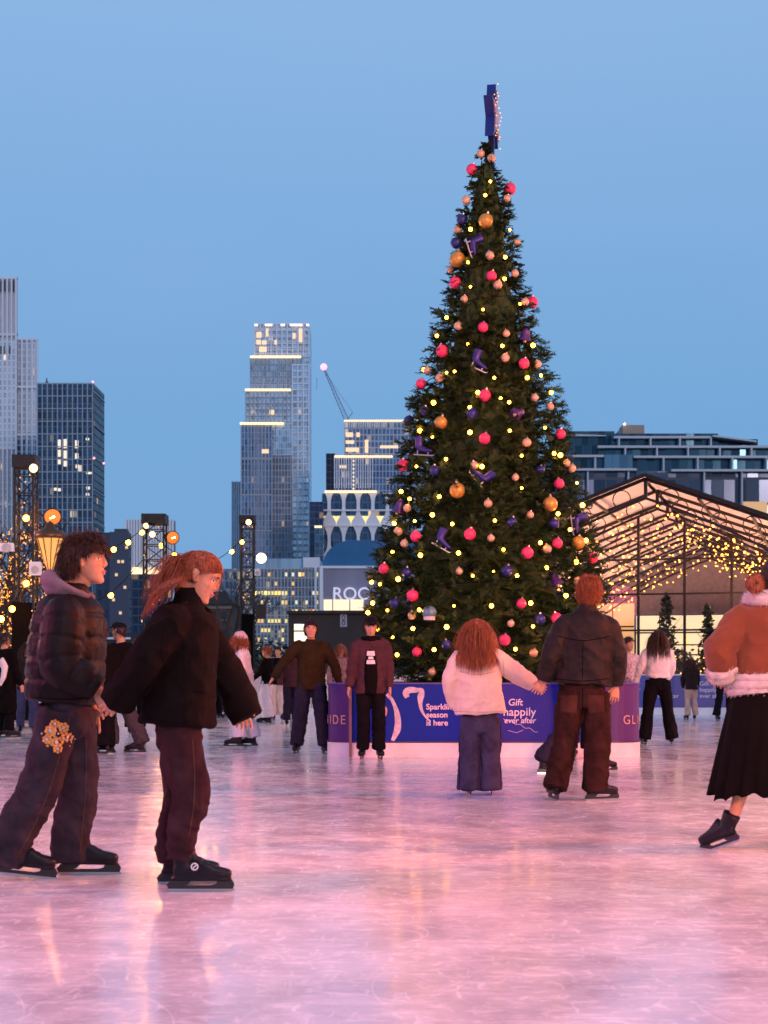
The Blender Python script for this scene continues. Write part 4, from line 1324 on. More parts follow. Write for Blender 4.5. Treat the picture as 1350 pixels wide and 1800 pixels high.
# ------------------------------------------------------------------ the Christmas tree
TD = 21.6                                   # distance of the tree's axis
TX = X(855, TD)
PROF = [(250, 7), (262, 12), (300, 24), (330, 36), (400, 52), (470, 63), (560, 88), (600, 98), (680, 124), (760, 143), (830, 160), (900, 180), (1000, 203), (1060, 208), (1110, 205), (1160, 188), (1200, 160), (1240, 120)]
PZ = np.array([Z(p, TD) for p, w in PROF])[::-1]
PR = np.array([w/F*TD for p, w in PROF])[::-1]
def trad(z): return float(np.interp(z, PZ, PR))
def on_tree(px, py, sink=0.9):
    """point of the tree's skin seen at this place"""
    d = Vector(((px-CX)/F, 1.0, (HY-py)/F))
    Y0 = TD
    for Y in np.arange(TD-2.6, TD, .02):
        p = Vector((d.x*Y, Y, EYE + d.z*Y))
        r = math.hypot(p.x-TX, p.y-TD)
        if r < trad(p.z)*sink:
            return p
    return Vector((d.x*TD, TD-.05, EYE + d.z*TD))

def needle_mat():
    m, n, p = newmat('fir_needles')
    t = nd(n, 'ShaderNodeTexCoord')
    no = nd(n, 'ShaderNodeTexNoise'); no.inputs['Scale'].default_value = 2.2; no.inputs['Detail'].default_value = 5
    n.links.new(t.outputs['Object'], no.inputs[0])
    r = nd(n, 'ShaderNodeValToRGB')
    r.color_ramp.elements[0].position = .3; r.color_ramp.elements[0].color = (.014, .038, .012, 1)
    r.color_ramp.elements[1].position = .7; r.color_ramp.elements[1].color = (.046, .088, .024, 1)
    n.links.new(no.outputs[0], r.inputs[0])
    n.links.new(r.outputs[0], p.inputs['Base Color'])
    p.inputs['Roughness'].default_value = .6
    p.inputs['Specular IOR Level'].default_value = .25
    return m
M['needles'] = needle_mat()

tree = empty('christmas_tree', (TX, TD, 0), 'tall slim decorated Christmas tree standing behind a blue barrier on the ice', 'tree')
b = MB()
b.tube([(TX, TD, .0), (TX, TD, 3.0), (TX, TD, 6), (TX, TD, Z(262, TD))], [.13, .10, .07, .02], 10)
b.build('trunk', M['bark'], tree, True, True)
def sprigs():
    rg = np.random.RandomState(3)
    V, Fc = [], []
    z0, z1 = .55, Z(252, TD)
    zs = np.linspace(z0, z1, 400)
    rs = np.array([trad(z) for z in zs])
    wts = np.maximum(rs, .26); wts /= wts.sum()
    def sprig(p, d, L):
        s = np.cross(d, [0, 0, 1.0]) + rg.normal(size=3)*.3
        s /= max(np.linalg.norm(s), 1e-3)
        u = np.cross(s, d)
        nb = 5
        i0 = len(V)
        V.extend([p + s*.008, p - s*.008, p + d*L]); Fc.append((i0, i0+1, i0+2))
        for j in range(nb):
            t = (j + .5)/nb
            base = p + d*(L*t*.85)
            ln = L*(.55 - .25*t)
            for sg in (-1, 1):
                dd = d*.8 + s*sg*.75 + u*rg.uniform(-.5, .5)
                dd /= np.linalg.norm(dd)
                wv = np.cross(dd, u + s*.3); wv *= .013/max(np.linalg.norm(wv), 1e-3)
                i0 = len(V)
                V.extend([base - wv, base + wv, base + dd*ln]); Fc.append((i0, i0+1, i0+2))
    # boughs: each ends in a tuft of sprigs, dark gaps stay between the tufts
    for k in range(2900):
        z = rg.choice(zs, p=wts) + rg.uniform(-.012, .012)
        R0 = trad(z)
        a = rg.uniform(0, 2*math.pi)
        q = rg.choice((1.0, .86, .72), p=(.55, .27, .18))*rg.uniform(.90, 1.05)
        out = np.array([math.cos(a), math.sin(a), rg.uniform(-.25, .25)])
        out /= np.linalg.norm(out)
        sc = .45 + .55*min(1, R0/.75)
        tip = np.array([TX + math.cos(a)*R0*q, TD + math.sin(a)*R0*q, z])
        Lb = .30*sc
        root = tip - out*Lb
        for j in range(7):
            t = rg.uniform(.1, .8) if j else .8
            d = out*1.0 + rg.normal(size=3)*np.array([.55, .55, .50]) if j else out + rg.normal(size=3)*.15
            d /= np.linalg.norm(d)
            p = root + out*(Lb*t)
            L = rg.uniform(.11, .19)*sc
            sprig(p, d, L)
    me = bpy.data.meshes.new('crown')
    V = np.array(V)
    n = 40
    rows = list(np.linspace(.50, z1 - .30, 110))
    base = len(V)
    ex = []
    for i, z in enumerate(rows):
        for k in range(n):
            a = 2*math.pi*k/n
            r = max(.02, trad(z)*(.52 + .14*rg.rand()) - .03)
            ex.append((TX + r*math.cos(a), TD + r*math.sin(a), z + .05*rg.normal()))
    V = np.vstack([V, np.array(ex)])
    for i in range(len(rows)-1):
        for k in range(n):
            l = (k+1) % n
            Fc.append((base+i*n+k, base+i*n+l, base+(i+1)*n+l, base+(i+1)*n+k))
    me.from_pydata(V.tolist(), [], Fc)
    me.update()
    return me
link_mesh('crown', sprigs(), M['needles'], tree, True)

# star on top, seen nearly edge-on
star = empty('tree_top_star', at(864, 205, TD), 'large blue star with small lights on top of the Christmas tree, seen nearly edge-on', 'tree topper', rz=R(79))
blue_m = plain('blue_lacquer', (.012, .030, .20), .35, .1, .15, 5)
navy_m = plain('navy_lacquer', (.008, .012, .055), .35, .1, .15, 5)
b = MB()
o = []
for k in range(10):
    a = math.pi/2 + 2*math.pi*k/10
    r = .47 if k % 2 == 0 else .20
    o.append((r*math.cos(a), r*math.sin(a)))
b.prism(o, .13); b.move((0, -.065, 0))
st = b.build('star_body', blue_m, star)
b = MB()
b.prism([(u*.8, w*.8) for u, w in o], .02); b.move((0, -.087, 0))
b.build('star_face', plain('pale_star_face', (.35, .33, .42), .4), star)
b = MB(); b.box((-.04, -.04, -.75), (.04, .04, -.15)); b.build('stem', navy_m, star)
b = MB()
for k in range(10):
    u0, w0 = o[k]; u1, w1 = o[(k+1) % 10]
    for j in range(2):
        t = j/2
        b.sphere((u0+(u1-u0)*t, -.095, w0+(w1-w0)*t), .009, 6, 4)
sl_ = b.build('star_lights', M['bulb_soft'], star); sl_['kind'] = 'stuff'

# baubles, each one hung on its own
def bauble_mat(name, col, rough, metal, gl=0.0):
    m = plain(name, col, rough, metal, .18, 30, .12 if gl else 0, 90, .5)
    return m
BM = {'pink': bauble_mat('pink_glitter', (.80, .050, .17), .45, .0, 1), 'gold': bauble_mat('gold_satin', (.58, .34, .065), .38, .35),
      'peach': bauble_mat('peach_pearl', (.66, .47, .28), .35, .2), 'blue': bauble_mat('blue_satin', (.022, .030, .18), .35, .1),
      'skate': bauble_mat('violet_blue', (.022, .022, .20), .4, .1), 'bell': bauble_mat('purple_satin', (.07, .028, .16), .4, .2)}
cap_metal = plain('bauble_cap', (.6, .5, .35), .3, .9, 0)
BAUB = {
 'pink': [(829,300),(896,334),(864,485),(800,497),(935,533),(849,575),(777,617),(921,639),(740,675),(852,695),(985,763),(852,771),(708,818),(983,850),(826,939),(731,943),(980,955),(927,972),(1042,981),(675,1000),(725,1047),(916,1061),(978,1087),(887,1125),(733,1146)],
 'gold': [(854,388),(804,456),(775,743),(804,862),(967,886),(1017,954)],
 'peach': [(845,270),(864,278),(891,349),(819,352),(805,403),(909,427),(861,449),(792,475),(905,480),(875,501),(816,526),(923,531),(806,573),(890,586),(888,629),(945,640),(751,651),(773,664),(940,699),(967,715),(926,778),(996,814),(834,818),(1005,823),(906,839),(858,885),(716,893),(932,905),(700,934),(863,946),(711,955),(962,965),(807,1004),(1015,1022),(724,1082),(898,1096),(938,1148),(760,1181)],
 'blue': [(812,386),(802,427),(746,722),(830,727),(719,741),(950,826),(765,827),(900,918),(974,920),(891,1004),(715,1006),(694,1060),(949,1089),(785,1133)],
}
SZ = {'pink': 10.0, 'gold': 13.0, 'peach': 7.2, 'blue': 9.5}
DESC = {'pink': ('pink glitter bauble', 'pink'), 'gold': ('large gold bauble', 'large gold'), 'peach': ('small peach bauble', 'peach'), 'blue': ('deep blue bauble', 'blue')}
ORD = 'first second third fourth fifth sixth seventh eighth ninth tenth eleventh twelfth thirteenth fourteenth fifteenth sixteenth seventeenth eighteenth nineteenth twentieth twenty-first twenty-second twenty-third twenty-fourth twenty-fifth twenty-sixth twenty-seventh twenty-eighth twenty-ninth thirtieth thirty-first thirty-second thirty-third thirty-fourth thirty-fifth thirty-sixth thirty-seventh thirty-eighth thirty-ninth fortieth'.split()
for kind, L in BAUB.items():
    b = MB(); b.sphere((0, 0, 0), 1.0, 18, 12)
    me = b.mesh('bauble', True); me.materials.append(BM[kind])
    b = MB(); b.tube([(0, 0, .96), (0, 0, 1.18)], .22, 10); b.tube([(0, 0, 1.15), (.07, 0, 1.3), (0, 0, 1.42), (-.07, 0, 1.3), (0, 0, 1.15)], .03, 5)
    cm = b.mesh('hanger'); cm.materials.append(cap_metal)
    L = sorted(L, key=lambda q: q[1])
    for i, (px, py) in enumerate(L):
        p = on_tree(px, py, .97)
        o = bpy.data.objects.new('bauble', me); COL.objects.link(o)
        k = SZ[kind]/F*p.y * (1 + .10*math.sin(i*2.3))
        if kind == 'blue' and (px, py) in ((765, 827), (950, 826)): k *= .9
        o.location = p; o.scale = (k, k, k); o.rotation_euler = (R(12)*math.sin(i), R(14)*math.cos(i*1.7), i)
        side = 'left' if px < 855 - .45*trad(p.z)*F/TD else ('right' if px > 855 + .45*trad(p.z)*F/TD else 'front')
        part = {'left': 'left flank of the tree', 'right': 'right flank of the tree', 'front': 'front of the tree'}[side]
        tag(o, '%s, %s, %s %s one down from the star' % (DESC[kind][0], part, ORD[i], DESC[kind][1]), 'bauble', DESC[kind][0] + 's on the Christmas tree')
        h = bpy.data.objects.new('hanger', cm); COL.objects.link(h); h.parent = o

# little ice skates and bells among the baubles
def skate_ornament():
    b = MB()
    V = Vector
    loft(b, [(V((-.04, 0, .02)), .03, .03), (V((-.02, 0, .02)), .034, .036), (V((.05, 0, .0)), .034, .028), (V((.12, 0, -.012)), .028, .020), (V((.14, 0, -.014)), .012, .01)], (0, 1, 0), 12, 14)
    loft(b, [(V((-.02, 0, .02)), .032, .042), (V((-.025, 0, .09)), .034, .044), (V((-.03, 0, .14)), .042, .054)], (0, 1, 0), 12, 8)
    return remesh(b, 'boot', .006, 1)
sk_me = skate_ornament(); sk_me.materials.append(BM['skate'])
b = MB(); b.prism([(-.07, -.055), (.15, -.055), (.165, -.040), (.155, -.062), (.14, -.068), (-.075, -.068)], .008); b.move((0, -.004, 0)); b.bar((-.03, 0, -.01), (-.03, 0, -.06), .012); b.bar((.09, 0, -.03), (.09, 0, -.06), .012)
bl_me = b.mesh('blade'); bl_me.materials.append(C_['steel'])
for i, (px, py, ry, rz, wh) in enumerate([(830, 428, 70, 20, 'just right of a blue bauble near the top'), (837, 637, 25, 0, 'on the upper front of the tree'), (739, 790, 5, -10, 'on the left flank above the lowest third'), (848, 842, -50, 180, 'in the middle of the tree front'),
                                  (774, 951, 30, 0, 'beside a pink bauble on the lower left'), (1012, 915, 80, 30, 'on the lower right flank')]):
    o = bpy.data.objects.new('skate_ornament', sk_me); COL.objects.link(o)
    o.location = on_tree(px, py, .97); o.rotation_euler = (0, R(ry), R(rz)); o.scale = (1.25,)*3
    tag(o, 'violet blue ice skate ornament hanging %s' % wh, 'ornament', 'ice skate ornaments on the Christmas tree')
    c = bpy.data.objects.new('blade', bl_me); COL.objects.link(c); c.parent = o
b = MB()
V = Vector
loft(b, [(V((0, 0, -.10)), .095, .095), (V((0, 0, -.08)), .085, .085), (V((0, 0, -.02)), .062, .062), (V((0, 0, .05)), .050, .050), (V((0, 0, .085)), .03, .03), (V((0, 0, .10)), .008, .008)], (1, 0, 0), 18, 16)
be_me = b.mesh('bell', True); be_me.materials.append(BM['bell'])
b = MB(); b.sphere((0, 0, -.11), .028, 10, 8)
cl_me = b.mesh('clapper', True); cl_me.materials.append(cap_metal)
for i, (px, py, rx, wh) in enumerate([(924, 586, 8, 'on the right flank of the upper tree'), (913, 726, 70, 'right of centre halfway up'), (702, 889, -12, 'on the left flank of the lower tree'), (976, 1016, 20, 'low on the right side')]):
    o = bpy.data.objects.new('bell_ornament', be_me); COL.objects.link(o)
    o.location = on_tree(px, py, .97); o.rotation_euler = (R(10), R(rx), i)
    tag(o, 'purple bell ornament hanging %s' % wh, 'ornament', 'bell ornaments on the Christmas tree')
    c = bpy.data.objects.new('clapper', cl_me); COL.objects.link(c); c.parent = o
# teal and white round ornament
o = empty('globe_ornament', on_tree(755, 1077, 1.0), 'round teal and white ornament low on the front of the tree', 'ornament')
b = MB(); b.sphere((0, 0, 0), .10, 18, 12, (1, 1, .95)); b.build('globe', plain('teal_glass', (.12, .26, .32), .2, 0, .3, 12), o, True)
b = MB(); b.tube([(0, 0, -.10), (0, 0, -.04)], [.075, .085], 16); b.build('base', white_nylon, o)

# fairy lights: one string with its bulbs
LI = [(853,343),(862,319),(827,403),(896,404),(888,452),(823,461),(827,504),(887,490),(849,544),(785,558),(914,534),(822,605),(883,608),(937,607),(799,653),(869,664),(927,664),(762,708),(826,716),(895,707),(738,757),(760,768),(826,760),(896,757),(958,752),(732,820),(784,807),(847,820),(917,801),(974,797),(705,864),(720,877),(772,873),(917,858),(1014,849),(729,916),(693,920),(795,921),(870,915),(981,903),(1002,931),(690,970),(739,976),(806,972),(885,966),(950,954),(961,998),(1013,988),(653,1023),(668,1027),(700,1018),(831,1012),(909,1012),(995,1047),(681,1073),(737,1072),(798,1065),(864,1065),(933,1060),(726,1105),(785,1102),(937,1101),(663,1106),(698,1151),(763,1142),(906,1141),(647,1077),(1024,888),(768,590),(840,690),(785,655),(745,650),(969,690),(985,800),(1030,950),(1050,1040),(1040,1075),(655,1060),(850,1130),(820,1160),(690,1120),(960,1130),(868,1005),(760,905),(880,700),(951,660)]
fl = empty('fairy_lights', (TX, TD, 0), 'string of warm white fairy lights wound around the Christmas tree', 'fairy lights')
b = MB()
pts = []
turns = 15
for k in range(turns*24):
    t = k/(turns*24-1)
    z = .95 + (Z(280, TD) - .95)*t
    a = 2*math.pi*turns*t
    r = trad(z)*.90
    pts.append((TX + r*math.cos(a), TD + r*math.sin(a), z))
b.tube(pts, .006, 4)
b.build('wire', C_['black'], fl, False, True)
b = MB(); b.sphere((0, 0, 0), .028, 12, 9)
bu = b.mesh('bulb', True); bu.materials.append(M['bulb'])
for px, py in LI:
    o = bpy.data.objects.new('bulb', bu); COL.objects.link(o)
    o.parent = fl
    o.location = on_tree(px, py, .99) - fl.location
    k = .6 + .6*random.random()
    o.scale = (k, k, k)

# ------------------------------------------------------------------ barrier round the tree
bx0, bx1 = X(577, 19.9), X(1122, 19.9)
bcx, bhw = (bx0+bx1)/2, (bx1-bx0)/2
BY0, BY1 = 19.45, 23.6
CR = .42
ztop, zmid = .96, .20
def rrect(hw, y0, y1, r, n=8):
    o = []
    for cx_, cy_, a0 in ((bcx+hw-r, y0+r, -90), (bcx+hw-r, y1-r, 0), (bcx-hw+r, y1-r, 90), (bcx-hw+r, y0+r, 180)):
        for k in range(n+1):
            a = R(a0 + 90*k/n)
            o.append((cx_ + r*math.cos(a), cy_ + r*math.sin(a)))
    return o
def wall_strip(o, z0, z1, thick):
    """closed band with real thickness, outward offset"""
    b = MB()
    n = len(o)
    inn = []
    for k in range(n):
        t = Vector(o[(k+1) % n]) - Vector(o[k-1]); t.normalize()
        inn.append((o[k][0] - t.y*thick, o[k][1] + t.x*thick))
    vs_ = [(x, y, z0) for x, y in o] + [(x, y, z1) for x, y in o] + [(x, y, z0) for x, y in inn] + [(x, y, z1) for x, y in inn]
    fs_ = []
    for k in range(n):
        l = (k+1) % n
        fs_ += [(k, l, n+l, n+k), (2*n+l, 2*n+k, 3*n+k, 3*n+l), (n+k, n+l, 3*n+l, 3*n+k), (l, k, 2*n+k, 2*n+l)]
    return b.add(vs_, fs_)
def print_mat():
    m, n, p = newmat('printed_blue_vinyl')
    t = nd(n, 'ShaderNodeTexCoord')
    s = nd(n, 'ShaderNodeSeparateXYZ'); n.links.new(t.outputs['Object'], s.inputs[0])
    mr = nd(n, 'ShaderNodeMapRange'); mr.inputs[1].default_value = -bhw; mr.inputs[2].default_value = bhw
    n.links.new(s.outputs[0], mr.inputs[0])
    r = nd(n, 'ShaderNodeValToRGB')
    cr = r.color_ramp
    blue = (.004, .020, .30, 1); pur = (.022, .016, .24, 1); plum = (.070, .024, .15, 1)
    st_ = [(0, plum), (.07, plum), (.08, blue), (.47, blue), (.48, (.010, .020, .29, 1)), (.55, pur), (.70, (.024, .018, .26, 1)), (.715, blue), (.76, blue), (.84, (.030, .018, .20, 1)), (.88, plum), (1, (.095, .035, .15, 1))]
    cr.elements[0].position = 0; cr.elements[0].color = st_[0][1]
    cr.elements[1].position = 1; cr.elements[1].color = st_[-1][1]
    for q, c in st_[1:-1]:
        e = cr.elements.new(q); e.color = c
    n.links.new(mr.outputs[0], r.inputs[0])
    n.links.new(r.outputs[0], p.inputs['Base Color'])
    p.inputs['Roughness'].default_value = .4
    p.inputs['Specular IOR Level'].default_value = .2
    return m
bar_ = empty('tree_barrier', (bcx, BY0, 0), 'low blue and purple printed barrier with white kickboard around the Christmas tree', 'barrier')
pm = print_mat()
o = rrect(bhw, BY0, BY1, CR)
w = wall_strip(o, zmid, ztop, .05); w.move((-bcx, -BY0, 0)); w.build('printed_panel', pm, bar_)
w = wall_strip(rrect(bhw+.012, BY0-.012, BY1+.012, CR+.012), .0, zmid-.012, .07); w.move((-bcx, -BY0, 0)); w.build('kickboard', M['kick'], bar_)
w = wall_strip(rrect(bhw+.016, BY0-.016, BY1+.016, CR+.016), zmid-.010, zmid+.008, .08); w.move((-bcx, -BY0, 0)); w.build('seam_strip', plain('dark_violet_trim', (.05, .02, .09), .4), bar_)
w = wall_strip(rrect(bhw+.014, BY0-.014, BY1+.014, CR+.014), ztop+.001, ztop+.02, .085); w.move((-bcx, -BY0, 0)); w.build('cap_rail', plain('violet_trim', (.10, .06, .28), .4), bar_)
b = MB(); b.box((X(616, BY0)-.018-bcx, -.03, .0), (X(616, BY0)+.018-bcx, -.016, ztop)); b.build('corner_post', plain('rose_metal', (.30, .16, .17), .4, .5), bar_)
def text(body, size, loc, m, parent, align='LEFT', ext=.003, rz=0.0, name='lettering', shear=0.0, rx=90, space=1.0, off=0.0):
    c = bpy.data.curves.new('t', 'FONT')
    c.body = body; c.size = size; c.align_x = align; c.extrude = ext; c.shear = shear; c.space_line = space; c.offset = off
    o = bpy.data.objects.new('t', c); COL.objects.link(o)
    dg = bpy.context.evaluated_depsgraph_get()
    me = bpy.data.meshes.new_from_object(o.evaluated_get(dg))
    bpy.data.objects.remove(o); bpy.data.curves.remove(c)
    me.name = name
    me.materials.clear()
    ob = bpy.data.objects.new(name, me); COL.objects.link(ob)
    me.materials.append(m)
    ob.parent = parent
    ob.location = loc
    ob.rotation_euler = (R(rx), 0, rz)
    return ob
ink = plain('pale_pink_ink', (.72, .58, .70), .5, 0, .05)
ink2 = plain('rose_gold_ink', (.55, .30, .26), .45, .2, .05)
yF = -.005
def bz(py): return Z(py, BY0)
def bxx(px): return X(px, BY0) - bcx
text('Sparkling\nseason\nis here', .105, (bxx(749), yF, bz(1247)), ink, bar_, off=.002)
text('Gift', .125, (bxx(893), yF, bz(1240)), ink, bar_, shear=.1, off=.001)
text('happily', .155, (bxx(884), yF, bz(1258)), ink, bar_, shear=.0, off=.001)
text('ever after', .105, (bxx(886), yF, bz(1271)), ink, bar_, shear=.15, off=.001)
b = MB(); b.tube([(bxx(885) + .01*k, yF, bz(1263) - .004*k - .012*math.sin(k*.5)) for k in range(46)], [.003]*46, 5)
b.tube([(bxx(893), yF, bz(1284)), (bxx(908), yF, bz(1288)), (bxx(920), yF, bz(1283))], .003, 5)
b.build('flourish', ink, bar_)
def wrap_text(body, size, px, py, m, rz):
    p = Vector((bxx(px), 0, bz(py)))
    return text(body, size, p, m, bar_, rz=rz)
# GLIDE wraps the rounded corner: each letter stands on the curve
def corner_letters(body, size, a0, da, z, sgn, m):
    for i, ch in enumerate(body):
        a = R(a0 + da*i)
        cx_ = (bhw - CR)*sgn
        rr = CR + .004
        text(ch, size, (cx_ + rr*math.cos(a), CR + rr*math.sin(a), z), m, bar_, 'CENTER', rz=a + math.pi/2)
text('GL', .19, (bxx(1099)-.075, -.004, bz(1273)), ink2, bar_, off=.003) if False else None
corner_letters('GLIDE', .17, -62, 17, bz(1273), 1, ink2)
corner_letters('GLIDE', .17, -188, 17, bz(1273), -1, ink2)
# swirling ribbon print: raised vinyl ribbons
ribm = plain('ribbon_print', (.60, .46, .58), .5, 0, .25, 14)
def ribbon(pts, wid):
    P = catmull([(bxx(x_), yF-.001, bz(y_)) for x_, y_ in pts], 40)
    W = np.interp(np.linspace(0, 1, 40), np.linspace(0, 1, len(wid)), wid)/F*BY0/2
    b = MB()
    vs_ = []
    for i in range(40):
        t = P[min(i+1, 39)] - P[max(i-1, 0)]
        nn = np.array([-t[2], 0, t[0]]); nn /= max(np.linalg.norm(nn), 1e-6)
        for yy in (0, -.003):
            vs_ += [tuple(P[i] + nn*W[i] + np.array([0, yy, 0])), tuple(P[i] - nn*W[i] + np.array([0, yy, 0]))]
    fs_ = []
    for i in range(39):
        a, c = i*4, i*4+4
        fs_ += [(a+2, a+3, c+3, c+2), (a, a+2, c+2, c), (a+1, c+1, c+3, a+3)]
    return b.add(vs_, fs_)
ribbon([(716, 1226), (713, 1218), (720, 1213), (733, 1213), (742, 1213), (739, 1228), (740, 1245), (748, 1260), (757, 1268)], [8, 12, 10, 5, 12, 7, 5, 3, 2]).build('ribbon_print', ribm, bar_)
ribbon([(680, 1220), (690, 1232), (698, 1255), (699, 1280), (690, 1302)], [6, 6, 10, 12, 6]).build('ribbon_print', ribm, bar_)
ribbon([(672, 1240), (677, 1246), (676, 1256), (671, 1262)], [4, 7, 7, 4]).build('ribbon_print', ink2, bar_)
# wet snow ledge at the foot of the panel
# ------------------------------------------------------------------ far rink barrier
rb = empty('rink_barrier', (0, 41.0, 0), 'blue and purple printed boards with white kickboard along the far side of the rink', 'barrier')
boards = [plain('board_blue', (.014, .030, .30), .4, 0, .1), plain('board_violet', (.040, .028, .24), .4, 0, .1), plain('board_indigo', (.03, .025, .20), .4, 0, .1), plain('board_pale', (.60, .50, .50), .5, 0, .1)]
x = -26.0; k = 0
while x < 30:
    b = MB(); b.box((x+.006, -.05, .20), (x+1.994, .0, 1.08))
    b.build('board', boards[(0, 1, 2, 1)[k % 4]] if x > 0 else boards[3], rb)
    x += 2; k += 1
b = MB(); b.box((-26, -.065, 0), (30, .0, .19)); b.build('kickboard', M['kick'], rb)
b = MB(); b.box((-26, -.07, 1.085), (30, .03, 1.12)); b.build('cap_rail', M['kick'], rb)
for px in (1167, 1246, 1330):
    xx = X(px, 40.9)
    text('Gift\nhappily\never after', .17, (xx-.25, -.056, .80), ink, rb)

# ------------------------------------------------------------------ greenhouse pavilion
GH_Y = 45.0
gx, gz = X(1135, GH_Y), Z(840, GH_Y)
GA = R(-17)                                        # turned so that its length runs away to the right
gh = empty('glasshouse_pavilion', (gx, GH_Y, 0), 'gabled glasshouse pavilion with dark metal arches, glass walls and pink-lit canopy', 'pavilion', rz=GA)
HWG, EAVE, LEN = 6.3, 4.75, 25.0
def gbar(b, pts, w):
    for i in range(len(pts)-1): b.bar(pts[i], pts[i+1], w)
gm = M['brown_metal']
def roofz(x): return gz - (gz-EAVE)*abs(x)/HWG
def arch_frame(y, post=True, heavy=.10):
    b = MB()
    for s in (-1, 1):
        b.bar((0, y, gz-.03), (s*HWG, y, EAVE-.03), heavy, heavy)
        lo = [(s*HWG*t, y, roofz(HWG*t) - .62 - 1.25*t**2.4) for t in np.linspace(0, 1, 13)]
        gbar(b, lo, heavy*.75)
        for k in range(5):                        # rings between the two chords
            t = (k+.6)/5.2
            xx = s*HWG*t; zz = roofz(xx) - .33 - .03
            n = 14
            pts = [(xx + .27*math.cos(2*math.pi*j/n), y, zz + .27*math.sin(2*math.pi*j/n)) for j in range(n)]
            b.tube(pts, .018, 5, closed=True)
        if post: b.bar((s*HWG, y, 0), (s*HWG, y, EAVE), heavy*1.1)
    b.bar((0, y, gz), (0, y, gz-.66), heavy)
    return b
for k in range(9):
    y = .0 + k*3.05
    arch_frame(y).build('arch_frame', gm, gh)
# gable wall: posts and rails with glass
yg = 3.05
b = MB()
for xx in np.arange(-HWG+1.25, HWG, 1.48):
    b.bar((xx, yg+.02, 0), (xx, yg+.02, roofz(xx)-.66), .085)
for zz in (2.55, 3.72, 4.85):
    b.bar((-HWG, yg+.02, zz), (HWG, yg+.02, zz), .06)
b.build('gable_frame', gm, gh)
glass = bpy.data.materials.new('clear_glass'); glass.use_nodes = True
gn = glass.node_tree; gn.nodes.clear()
go = gn.nodes.new('ShaderNodeOutputMaterial'); gt = gn.nodes.new('ShaderNodeBsdfTransparent'); gg = gn.nodes.new('ShaderNodeBsdfGlossy'); gmx = gn.nodes.new('ShaderNodeMixShader')
gg.inputs['Roughness'].default_value = .0; gmx.inputs[0].default_value = .015
gt.inputs[0].default_value = (.96, .97, .96, 1)
gn.links.new(gt.outputs[0], gmx.inputs[1]); gn.links.new(gg.outputs[0], gmx.inputs[2]); gn.links.new(gmx.outputs[0], go.inputs[0])
b = MB()
b.add([(-HWG, yg+.09, 0), (HWG, yg+.09, 0), (HWG, yg+.09, EAVE-.7), (0, yg+.09, gz-.7), (-HWG, yg+.09, EAVE-.7)], [(0, 1, 2, 3, 4)])
b.build('gable_glass', glass, gh)
# purlins along the length
b = MB()
for s in (-1, 1):
    for t in (.0, .25, .5, .75, 1.0):
        b.bar((s*HWG*t, 0, roofz(HWG*t)-.10), (s*HWG*t, LEN, roofz(HWG*t)-.10), .07)
    b.bar((s*HWG, 0, 2.5), (s*HWG, LEN, 2.5), .06)
b.build('purlins', gm, gh)
canvas, n_, pb_ = newmat('translucent_canopy_fabric')
pb_.inputs['Base Color'].default_value = (.68, .50, .46, 1); pb_.inputs['Roughness'].default_value = .8
tl_ = n_.nodes.new('ShaderNodeBsdfTranslucent'); tl_.inputs[0].default_value = (.86, .60, .54, 1)
ms_ = n_.nodes.new('ShaderNodeMixShader'); ms_.inputs[0].default_value = .35
n_.links.new(pb_.outputs[0], ms_.inputs[1]); n_.links.new(tl_.outputs[0], ms_.inputs[2])
n_.links.new(ms_.outputs[0], n_.nodes['Material Output'].inputs[0])
for s in (-1, 1):
    b = MB()
    b.add([(0, -.25, gz+.06), (s*(HWG+.2), -.25, roofz(HWG+.2)+.06), (s*(HWG+.2), LEN, roofz(HWG+.2)+.06), (0, LEN, gz+.06)], [(0, 1, 2, 3)])
    b.build('canopy', canvas, gh)
b = MB()
for s in (-1, 1): b.bar((0, -.27, gz+.06), (s*(HWG+.22), -.27, roofz(HWG+.22)+.06), .10)
b.build('roof_edge', gm, gh)
for s in (-1, 1):
    b = MB(); b.box((s*HWG-.02, .1, .05), (s*HWG+.02, LEN-.1, EAVE-.1)); b.build('side_glass', glass, gh)
# far end wall with its bright windows
b = MB()
b.box((-HWG, LEN+.02, 0), (HWG, LEN+.14, 1.6)); b.build('end_wall', plain('dim_plaster', (.25, .20, .20), .8), gh)
b = MB()
b.add([(-HWG, LEN+.06, 3.95), (HWG, LEN+.06, 3.95), (HWG, LEN+.06, EAVE), (0, LEN+.06, gz), (-HWG, LEN+.06, EAVE)], [(0, 1, 2, 3, 4)])
b.build('end_gable', plain('violet_grey_cloth', (.24, .20, .27), .8), gh)
glowm = glow('bright_room_wall', (1.0, .74, .44), 1.0)
glowm2 = glow('amber_room_wall', (1.0, .50, .20), .75)
for k, (xa, xb, za, zb, mm_) in enumerate(((-5.6, -3.6, 1.7, 4.5, glowm2), (-3.5, -1.3, 1.7, 3.9, glowm), (-1.2, 1.0, 1.7, 3.9, glowm), (1.1, 3.3, 1.7, 3.9, glowm), (3.4, 5.6, 1.7, 3.9, glowm))):
    b = MB(); b.box((xa, LEN+.0, za), (xb, LEN+.05, zb)); f = b.build('lit_window', mm_, gh)
    b = MB(); b.bar((xa, LEN-.03, (za+zb)/2+.3), (xb, LEN-.03, (za+zb)/2+.3), .07); b.bar(((xa+xb)/2, LEN-.03, za), ((xa+xb)/2, LEN-.03, zb), .05)
    b.build('window_bars', gm, f)
